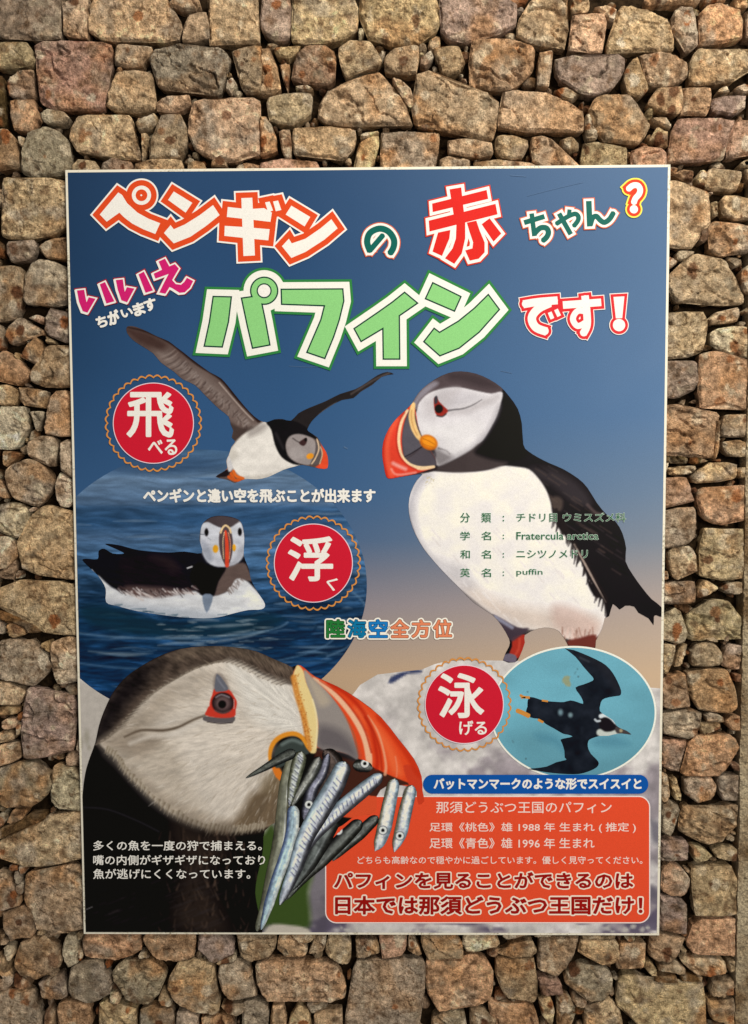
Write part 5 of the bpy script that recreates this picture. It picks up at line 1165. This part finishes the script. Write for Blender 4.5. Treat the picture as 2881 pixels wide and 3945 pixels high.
fish([(1000, 540), (962, 660), (948, 800), (935, 950), (900, 1100), (858, 1250), (826, 1352)], [56, 62, 72, 84, 74, 44, 30], ((66, 60, 42), (134, 136, 116), (96, 96, 76)), 13)
fish([(992, 780), (985, 900), (955, 1010), (915, 1120), (880, 1230), (845, 1345)], [60, 62, 60, 56, 50, 14], ((206, 214, 204), (176, 202, 208), (84, 100, 130)), 14)
fish([(1110, 560), (1070, 640), (1020, 720), (985, 785)], [52, 58, 44, 14], ((60, 62, 56), (150, 152, 140), (40, 40, 36)), 15)
fish([(1030, 535), (1012, 600), (990, 690), (972, 785)], [62, 70, 56, 16], ((92, 96, 74), (184, 190, 176), (78, 80, 60)), 16, None, (.1, .9))
fish([(1002, 536), (930, 570), (860, 610), (775, 656)], [60, 48, 32, 8], ((34, 36, 34), (96, 100, 90), (44, 46, 42)), 17, None, 0, 'dark fish hanging out of the near corner of the beak')
fish([(1395, 640), (1310, 710), (1180, 820), (1080, 920), (1030, 1000), (975, 1130), (940, 1215)], [52, 74, 76, 66, 56, 50, 12], BL[::-1], 15, None, (.12, .5))
fish([(1228, 582), (1180, 690), (1110, 810), (1045, 930), (1005, 1050), (965, 1150), (930, 1232)], [74, 98, 100, 84, 74, 56, 16], BL[::-1], 18, None, (.2, .72), 'thick blue-silver fish in the middle of the bunch')
fish([(1262, 598), (1300, 600), (1350, 612)], [44, 62, 40], DK, 19, (1316, 590))
fish([(1452, 658), (1428, 770), (1405, 880), (1382, 950), (1362, 988)], [56, 68, 72, 56, 8], ((136, 156, 164), (240, 246, 246), (118, 118, 98)), 18, (1398, 893))
fish([(1530, 688), (1502, 800), (1480, 900), (1462, 950), (1450, 992)], [58, 66, 66, 48, 8], ((136, 156, 164), (240, 246, 246), (118, 118, 98)), 19, (1475, 918))

# --- swimming puffin in its teal oval
def ring_shape(name, parent, o, layer, c, rim=None, rc=None):
    parts = []
    if rim: 
        v, t = union(dilate(o, rim)); parts.append((v, t, layer, rc))
    v, t = union([o]); parts.append((v, t, layer + .7, c)); return join(name, parent, parts)
ov = Pic(clipq(ell(2208, 2745, 313, 250)), 6.5); x, y = ov.P.T
ov.base((108, 170, 182)); ov.c *= (1 + (fbm(x / 260, y / 120, 81, 3) - .5) * .22)[:, None]; ov.c *= np.interp(x, [1900, 2520], [1.04, .97])[:, None]; ov.c *= np.interp(y, [2500, 2990], [1.05, .93])[:, None]
k_ = lambda s: T('K', s)
ov.poly(k_('300,880 500,900 600,1000 620,1100 500,1000 350,960'), (78, 134, 150), 30, .6); ov.poly(k_('900,950 1100,900 1290,990 1150,1020 950,1010'), (78, 132, 148), 30, .6)
for c in ((740, 215), (720, 250), (748, 290), (205, 1142), (68, 962), (225, 443)): ov.blob(k_([c])[0], 5, 5, (70, 92, 96), .8, 0, .2)
ov.poly(k_('590,300 630,275 665,290 660,320 672,385 640,392 600,360 583,335'), (146, 156, 122), 4)
v, t = union([ell(2208, 2745, 320, 257)]); 
oval = ov.make('swimming_puffin_picture', poster, 8); join('oval_rim', oval, [(v, t, 7, (240, 240, 228))])
bo = smooth(k_('612,-6 640,0 700,10 800,48 940,110 1040,170 1110,250 1160,340 1196,430 1190,480 1150,490 1060,505 1000,530 980,580 975,645 1030,690 1110,740 1150,800 1200,830 1250,850 1296,882 1290,892 1200,880 1120,890 1060,905 980,905 890,932 855,960 850,1020 880,1090 940,1150 964,1190 940,1235 860,1275 760,1302 640,1304 480,1292 340,1272 234,1250 300,1242 420,1225 520,1180 625,1155 608,1130 605,1060 580,980 566,945 610,930 690,912 640,892 590,882 500,830 410,780 350,730 290,722 225,700 205,650 220,600 222,540 250,500 320,515 400,540 520,550 600,552 670,535 740,552 800,570 790,520 760,470 720,402 800,370 900,330 905,300 880,270 800,180 720,80'), 2)
bp = Pic(bo, 3.6); bp.base((30, 34, 40)); x, y = bp.P.T; bp.c *= (1 + (fbm(x / 40, y / 40, 85, 3) - .5) * .8)[:, None]
bp.poly(k_('960,740 1010,700 1080,720 1150,790 1180,850 1100,880 1000,870'), (30, 26, 28), 8)
bp.line(k_('985,700 1030,688 1090,710 1145,765'), 16, (214, 224, 222), 5); bp.line(k_('975,870 1020,895 1090,895 1150,875 1180,868'), 26, (196, 204, 190), 6)
bp.line(k_('1180,838 1230,858 1294,886'), [34, 26, 12], (70, 64, 62), 5); bp.blob(k_([(1195, 850)])[0], 9, 9, (176, 160, 120), .9)
bp.blob(k_([(565, 660)])[0], 14, 18, (120, 150, 156), .9, 0, .3); bp.blob(k_([(668, 688)])[0], 13, 14, (130, 158, 160), .9, 0, .3); bp.line(k_('925,735 945,752 975,748'), 8, (190, 200, 200), 4); bp.line(k_('770,90 860,130'), 8, (70, 76, 82), 6, .7)
bp.line(k_('800,60 960,150 1080,280 1150,400'), 30, (40, 40, 44), 30, .6)
bp.make('bird', oval, 9)
ft = []
for pth, wd in (('145,480 180,500 245,505', 22), ('155,512 200,505', 12), ('370,535 435,545', 16), ('110,640 170,665 240,700', 38), ('330,735 385,765', 20)):
    pp = k_(pth); v, t = union(stroke(pp, wd / 2.2)); ft.append((v, t, 9.5, (206, 140, 62)))
join('feet', oval, ft)

# --- writing
FC = {}
def glyphs(s, off):
    """text as planar triangles in em units"""
    k = (s, off)
    if k in FC: return FC[k]
    c = bpy.data.curves.new('lettering', 'FONT'); c.body = s; c.offset = off; c.resolution_u = 2 if len(s) > 5 else 4
    o = bpy.data.objects.new('lettering', c); COL.objects.link(o)
    me = bpy.data.meshes.new_from_object(o.evaluated_get(bpy.context.evaluated_depsgraph_get()))
    v = np.array([a.co[:2] for a in me.vertices]); f = [tuple(p.vertices) for p in me.polygons]
    bpy.data.objects.remove(o); bpy.data.curves.remove(c); bpy.data.meshes.remove(me)
    FC[k] = (v, f); return FC[k]
def text_part(s, box, off, rot=0):
    v, f = glyphs(s, 0.0); lo, hi = v.min(0), v.max(0)
    x0, y0, x1, y1 = box; sc = (y1 - y0) / (hi - lo)[1]; q = (v - lo) / (hi - lo); q = np.stack([x0 + q[:, 0] * (x1 - x0), y1 - q[:, 1] * (y1 - y0)], 1)
    if rot:
        a = math.radians(rot); c = np.array([(x0 + x1) / 2, (y0 + y1) / 2]); q = (q - c) @ np.array([[math.cos(a), math.sin(a)], [-math.sin(a), math.cos(a)]]) + c
    d = off * sc
    if d < .25: return q, np.array([(t[0], t[i], t[i + 1]) for t in f for i in range(1, len(t) - 1)])
    cnt = {}
    for t in f:
        for i in range(len(t)):
            k = (t[i], t[(i + 1) % len(t)]); kk = (min(k), max(k)); cnt[kk] = cnt.get(kk, 0) + 1
    fs = [q[list(t)] for t in f]; used = set()
    for (a, b), n in cnt.items():
        if n != 1: continue
        u = q[b] - q[a]; L = np.hypot(*u)
        if L < 1e-6: continue
        m = np.array([-u[1], u[0]]) / L * d; fs.append(np.array([q[a] - m, q[b] - m, q[b] + m, q[a] + m]))
        if d > .9: used.add(a); used.add(b)
    for a in used: fs.append(disc(q[a], d, 8 if d < 5 else 12))
    return union(fs)
def text(name, parent, s, box, layers, rot=0):
    """layers: (offset in em, layer, colour), widest first"""
    return join(name, parent, [(*text_part(s, box, o, rot), l, c) for o, l, c in layers])
def bx_(crop, a): p = T(crop, [(a[0], a[1]), (a[2], a[3])]); return (p[0][0], p[0][1], p[1][0], p[1][1])
def multi(name, parent, items, layers):
    parts = []
    for s, box, rot in items:
        for o, l, c in layers: parts.append((*text_part(s, box, o, rot), l, c))
    return join(name, parent, parts)
WH = (240, 236, 222)
text('caption_lettering', poster, 'ペンギンと違い空を飛ぶことが出来ます', bx_('E', (240, 914, 1465, 984)), [(.042, 12, WH)])

# traced display letters
def shapes(items, d):
    out = []
    for it in items:
        if it[0] == 'P': out += dilate(it[1], d)
        elif it[0] == 'S': out += stroke(it[1], it[2], d)
        elif it[0] == 'C': out.append(disc(it[1], it[2] + d, 40))
    return out
def tr(crop, *items):
    k = CR[crop][2]; out = []
    for it in items:
        if it[0] == 'P': out.append(('P', T(crop, it[1])))
        elif it[0] == 'S': out.append(('S', T(crop, it[1]), it[2] / k))
        else: out.append(('C', T(crop, [it[1]])[0], it[2] / k))
    return out
def glyph(items, layers, parent, extra=None, name='character'):
    parts = []
    for d, l, c, *sh in layers:
        its = items
        v, t = union(shapes(its, d))
        if sh: v = v + np.array(sh[0])
        parts.append((v, t, l, c))
    for its, d, l, c in (extra or []):
        v, t = union(shapes(its, d)); parts.append((v, t, l, c))
    return join(name, parent, parts)
OR, GR, TE, MG = (222, 78, 38), (52, 128, 64), (16, 98, 84), (208, 40, 108)
def lettering(name, label=None):
    e = bpy.data.objects.new(name, None); COL.objects.link(e); e.parent = poster; e.empty_display_size = .02
    if label: e['label'] = label
    return e
L1 = [(28, 12, WH), (21.5, 13, OR), (0, 14, WH)]
ln = lettering('headline_lettering', 'top headline in white letters with orange-red outlines')
glyph(tr('A', ('P', '200,272 298,155 318,168 345,212 400,262 460,295 520,318 494,375 430,350 372,320 330,288 304,262 237,310'), ('C', (421, 170), 51)), L1, ln,
      [(tr('A', ('C', (421, 170), 31)), 0, 14.6, OR), (tr('A', ('C', (420, 170), 5)), 0, 15.2, WH)])
glyph(tr('A', ('P', '592,150 690,210 655,262 562,195'), ('P', '800,222 835,275 760,335 680,390 592,425 540,370 575,328 592,350 650,325 730,275')), [(28, 12.2, WH), (21.5, 13.2, OR), (0, 14, WH)], ln)
glyph(tr('A', ('P', '950,185 1008,183 1014,300 1022,489 961,492'), ('P', '878,232 950,240 1010,242 1070,238 1112,262 1104,311 1010,300 873,285'), ('P', '862,332 960,338 1100,350 1093,409 960,396 860,385'), ('P', '1076,208 1100,203 1118,250 1092,262'), ('P', '1118,203 1145,198 1162,248 1132,255')), [(28, 12.4, WH), (21.5, 13.4, OR), (0, 14, WH)], ln,
      [([('P', T('A', '1112,200 1117,199 1133,256 1126,262'))], 0, 14.6, OR)])
glyph(tr('A', ('P', '1215,225 1315,285 1285,335 1185,272'), ('P', '1427,297 1460,345 1390,405 1290,470 1215,502 1165,440 1202,400 1217,425 1290,400 1370,345')), [(28, 12.6, WH), (21.5, 13.6, OR), (0, 14, WH)], ln)
Lg = [(13, 12, (206, 104, 72)), (9, 13, WH), (0, 14, TE)]
glyph(tr('Q', ('S', [(113, 446), (97, 398), (112, 352), (160, 330), (205, 345), (232, 385), (230, 425), (213, 455)], 32), ('S', [(178, 362), (150, 395), (110, 442)], 27)), Lg, ln)
glyph(tr('Q', ('P', '513,132 572,122 580,200 592,300 540,300'), ('P', '425,204 700,135 708,180 428,247'), ('P', '408,290 745,205 755,258 412,345'), ('P', '455,350 517,337 512,380 475,468 427,446'), ('P', '548,300 592,300 592,380 575,455 537,508 490,480 528,430 545,380'), ('P', '600,300 648,290 665,340 690,400 690,450 660,482 615,492 592,440 628,430 632,400 615,350'), ('P', '675,308 715,278 774,355 735,396')),
      [(17, 12, (206, 62, 40)), (12, 13, WH), (0, 14, (216, 42, 34))], ln, name='character')['label'] = 'large red character of the headline'
glyph(tr('D', ('S', [(160, 548), (376, 482)], 54), ('S', [(240, 450), (270, 690)], 50), ('S', [(268, 665), (330, 605), (395, 605), (418, 650), (400, 700), (360, 738)], 58)), Lg, ln)
glyph(tr('D', ('S', [(500, 562), (570, 515), (645, 472), (705, 455), (735, 485), (728, 530), (685, 585)], 50), ('S', [(530, 450), (655, 672)], 52), ('S', [(642, 408), (636, 462)], 44)), [(13, 12.2, (206, 104, 72)), (9, 13.2, WH), (0, 14, TE)], ln)
glyph(tr('D', ('S', [(845, 318), (856, 588)], 60), ('S', [(862, 570), (885, 500), (925, 480), (965, 520), (1010, 545), (1065, 510), (1108, 440)], 56)), [(13, 12.4, (206, 104, 72)), (9, 13.4, WH), (0, 14, TE)], ln)
glyph(tr('D', ('S', [(1262, 195), (1310, 155), (1365, 155), (1390, 200), (1375, 250), (1340, 290), (1322, 338)], 62), ('C', (1323, 406), 44)), [(17, 12, (236, 224, 84)), (11, 13, (220, 62, 34)), (0, 14, WH)], ln)
ln = lettering('reply_lettering', 'slanted magenta word at the upper left')
Lm = [(9.5, 12, (156, 34, 48)), (5.5, 12.6, WH, (-3.5, 2.5)), (5.5, 12.8, WH), (0, 14, MG)]
for n_, pp in enumerate(('103,440 180,432 192,505 205,565 228,512 300,528 215,675 165,660 125,560', '345,375 400,350 500,555 415,578', '515,330 590,322 600,400 610,455 632,405 712,420 635,565 575,545 535,430', '755,270 812,240 910,440 830,465', '968,133 1036,102 1082,185 1140,160 1183,208 1112,330 1150,372 1205,380 1240,350 1268,305 1335,340 1300,410 1245,460 1190,465 1120,420 1085,403 1040,475 975,462 1020,370 1075,265 935,315 915,262 1005,220')):
    glyph(tr('C', ('P', pp)), [(d, l + .04 * n_, *r) for d, l, *r in Lm], ln)
multi('small_reply_lettering', poster, [('ち', bx_('C', (312, 715, 418, 825)), -12), ('が', bx_('C', (435, 655, 545, 795)), -14), ('い', bx_('C', (575, 635, 690, 715)), -16), ('ま', bx_('C', (705, 575, 815, 700)), -16), ('す', bx_('C', (820, 530, 938, 650)), -16)], [(.05, 14, WH)])

ln = lettering('name_lettering', 'large pale green word with white and green outlines')
LG = (140, 204, 122); DG = (6, 66, 52)
Lp = [(40, 12, GR), (30, 13, (240, 238, 228)), (5.5, 14, DG), (0, 15, LG)]
LL = lambda k: [(d, l + .15 * k, c) for d, l, c in Lp]
glyph(tr('A', ('P', '804,710 893,712 878,840 846,970 758,966 785,840')), LL(0), ln)
ring = tr('A', ('C', (1071, 683), 68)); 
glyph(tr('A', ('P', '955,718 1047,705 1075,840 1097,960 1012,976 985,860'), ('C', (1071, 676), 68)), LL(1), ln, [(tr('A', ('C', (1071, 676), 40)), 0, 15.8, DG), (tr('A', ('C', (1071, 676), 33)), 0, 16.4, WH)])
glyph(tr('A', ('P', '1165,672 1484,670 1489,730 1465,830 1435,920 1390,1030 1302,1000 1345,900 1375,830 1395,752 1167,744')), LL(2), ln)
glyph(tr('Q', ('P', '286,656 346,706 256,768 258,985 182,985 180,828 68,895 36,836 150,758 225,705')), LL(3), ln)
glyph(tr('Q', ('P', '430,608 566,675 536,742 396,682'), ('P', '708,668 760,738 660,850 560,930 465,968 388,900 436,838 462,858 560,800 640,735')), LL(4), ln)
ln = lettering('ending_lettering', 'white word and exclamation mark outlined in red at the upper right')
Lr = [(14, 12, WH), (11, 13, (214, 44, 48)), (0, 14, WH)]
glyph(tr('Q', ('S', [(885, 712), (960, 700), (1058, 692)], 40), ('S', [(1020, 705), (960, 735), (928, 780), (948, 828), (1003, 850)], 42), ('S', [(1018, 752), (1032, 785)], 20), ('S', [(1050, 738), (1066, 772)], 20)), Lr, ln)
glyph(tr('Q', ('S', [(1085, 716), (1278, 702)], 38), ('S', [(1196, 668), (1206, 760), (1206, 820), (1186, 862)], 38), ('S', [(1206, 750), (1160, 745), (1135, 785), (1160, 822), (1205, 800)], 30)), [(14, 12.3, WH), (11, 13.3, (214, 44, 48)), (0, 14, WH)], ln)
glyph(tr('Q', ('P', '1340,675 1395,672 1384,782 1352,783'), ('C', (1368, 817), 31)), Lr, ln)

# badges
def badge(c, rd, rr, items, label):
    b = bpy.data.objects.new('badge', None); COL.objects.link(b); b.parent = poster; b['label'] = label
    n = 36; a = np.linspace(0, 2 * np.pi, n * 10, endpoint=False); R = rr - 5 + 9 * np.abs(np.sin(a * n / 2))
    o = np.array(c) + np.stack([np.cos(a), np.sin(a)], 1) * R[:, None]; i_ = np.array(c) + np.stack([np.cos(a), np.sin(a)], 1) * (R - 6.5)[:, None]
    V = np.vstack([o, i_]); m = len(o); k = np.arange(m); j = (k + 1) % m
    join('scalloped_ring', b, [(V, np.vstack([np.stack([k, j, m + j], 1), np.stack([k, m + j, m + k], 1)]), 12, (212, 144, 70))])
    v, t = union([disc(c, rd + 3.2, 90)]); v2, t2 = union([disc(c, rd, 90)])
    join('red_disc', b, [(v, t, 12, (236, 214, 214)), (v2, t2, 12.7, (206, 36, 52))])
    multi('lettering', b, items, [(0.02, 14, WH)])
badge(T('E', [(291, 565)])[0], 153, 184, [('飛', bx_('E', (154, 405, 395, 636)), 0), ('べる', bx_('E', (264, 652, 416, 732)), 0)], 'red badge for flying')
badge(T('G', [(1304, 563)])[0], 149, 180, [('浮', bx_('G', (1174, 426, 1404, 655)), 0), ('く', bx_('G', (1374, 638, 1427, 704)), 18)], 'red badge for floating')
badge(T('I', [(694, 487)])[0], 149, 179, [('泳', bx_('I', (579, 349, 780, 545)), 0), ('げる', bx_('I', (672, 562, 795, 625)), 0)], 'red badge for swimming')

# coloured slogan
sl = []
for ch, x0, c in (('陸', 70, (44, 122, 56)), ('海', 166, (20, 118, 156)), ('空', 263, (36, 124, 186)), ('全', 361, (226, 134, 92)), ('方', 457, (226, 134, 92)), ('位', 555, (226, 134, 92))):
    b = bx_('I', (x0, 104, x0 + 80, 182)); 
    for o, l, cc in ((.13, 12, (246, 244, 228)), (.055, 13.2, tuple(int(q * .5) for q in c)), (.028, 14, c)): sl.append((*text_part(ch, b, o), l + .01 * (x0 % 7), cc))
join('slogan_lettering', poster, sl)

# species table over the standing puffin
rows = [('分', '類', 'チドリ目 ウミスズメ科', 793, 843, 1362), ('学', '名', 'Fratercula arctica', 892, 937, 1217), ('和', '名', 'ニシツノメドリ', 990, 1035, 1160), ('英', '名', 'puffin', 1087, 1132, 921)]
parts = []
for a1, a2, val, y0, y1, x1 in rows:
    v0 = y0 + 3 if val[0] in 'F' else y0
    for s, bb in ((a1, (486, y0, 536, y1)), (a2, (598, y0, 648, y1)), (':', (711, y0 + 16, 717, y1 - 6)), (val, (783, v0 - (0 if val[0] != 'p' else -3), x1, y1 - 3))):
        bb = bx_('F', bb)
        parts.append((*text_part(s, bb, .035), 12, (212, 226, 204))); parts.append((*text_part(s, bb, .008), 13.2, (24, 92, 52)))
join('species_table_lettering', poster, parts)

# blue pill and red panel
def rrect(x0, y0, x1, y1, r, n=10):
    o = []
    for cx, cy, a0 in ((x1 - r, y0 + r, -90), (x1 - r, y1 - r, 0), (x0 + r, y1 - r, 90), (x0 + r, y0 + r, 180)):
        for k in range(n + 1): a = math.radians(a0 + 90 * k / n); o.append((cx + r * math.cos(a), cy + r * math.sin(a)))
    return np.array(o)
def panel(name, crop, box, r, c, rim, layer, label):
    x0, y0, x1, y1 = bx_(crop, box); o = rrect(x0, y0, x1, y1, r); parts = []
    if rim: v, t = union(dilate(o, rim)); parts.append((v, t, layer, (240, 226, 212)))
    v, t = union([o]); parts.append((v, t, layer + .6, c)); p = join(name, poster, parts); p['label'] = label; return p
pill = panel('caption_panel', 'I', (507, 807, 1530, 893), 36, (10, 86, 160), 0, 9.4, 'blue rounded caption strip')
text('lettering', pill, 'バットマンマークのような形でスイスイと', bx_('I', (557, 824, 1497, 872)), [(.04, 12, WH)])
red = panel('information_panel', 'J', (114, 141, 1581, 710), 40, (232, 82, 48), 4.5, 8, 'large orange-red panel at the lower right')
JW = (246, 216, 196)
for s, bb, of in (('那須どうぶつ王国のパフィン', (614, 162, 1410, 214), .004), ('足環《桃色》雄 1988 年 生まれ ( 推定 )', (583, 257, 1520, 304), .006), ('足環《青色》雄 1996 年 生まれ', (583, 327, 1332, 374), .006), ('どちらも高齢なので穏やかに過ごしています。優しく見守ってください。', (256, 410, 1550, 445), .006)):
    text('lettering', red, s, bx_('J', bb), [(of + .006, 11.5, JW)])
for s, bb in (('パフィンを見ることができるのは', (152, 484, 1506, 556)), ('日本では那須どうぶつ王国だけ！', (157, 593, 1548, 672))):
    text('lettering', red, s, bx_('J', bb), [(.115, 11.5, (250, 228, 200)), (.036, 12.6, (156, 28, 22))])
for s, bb in (('多くの魚を一度の狩で捕まえる。', (84, 940, 848, 984)), ('嘴の内側がギザギザになっており', (84, 1005, 863, 1050)), ('魚が逃げにくくなっています。', (84, 1068, 796, 1113))):
    text('fish_caption_lettering', poster, s, bx_('H', bb), [(.016, 20.5, (238, 234, 216))])

# faint scratches in the laminate
for crop, pth, wd in (('Q', [(905, 165), (1040, 130), (1190, 95)], 1.6), ('Q', [(820, 60), (900, 66)], 3), ('F', [(700, 40), (760, 52)], 2), ('E', [(1010, 262), (1120, 268), (1180, 262)], 1.5), ('E', [(1300, 690), (1320, 700)], 5)):
    v, t = union(stroke(T(crop, pth), wd)); join('scratch', poster, [(v, t, 7, (84, 110, 138))])
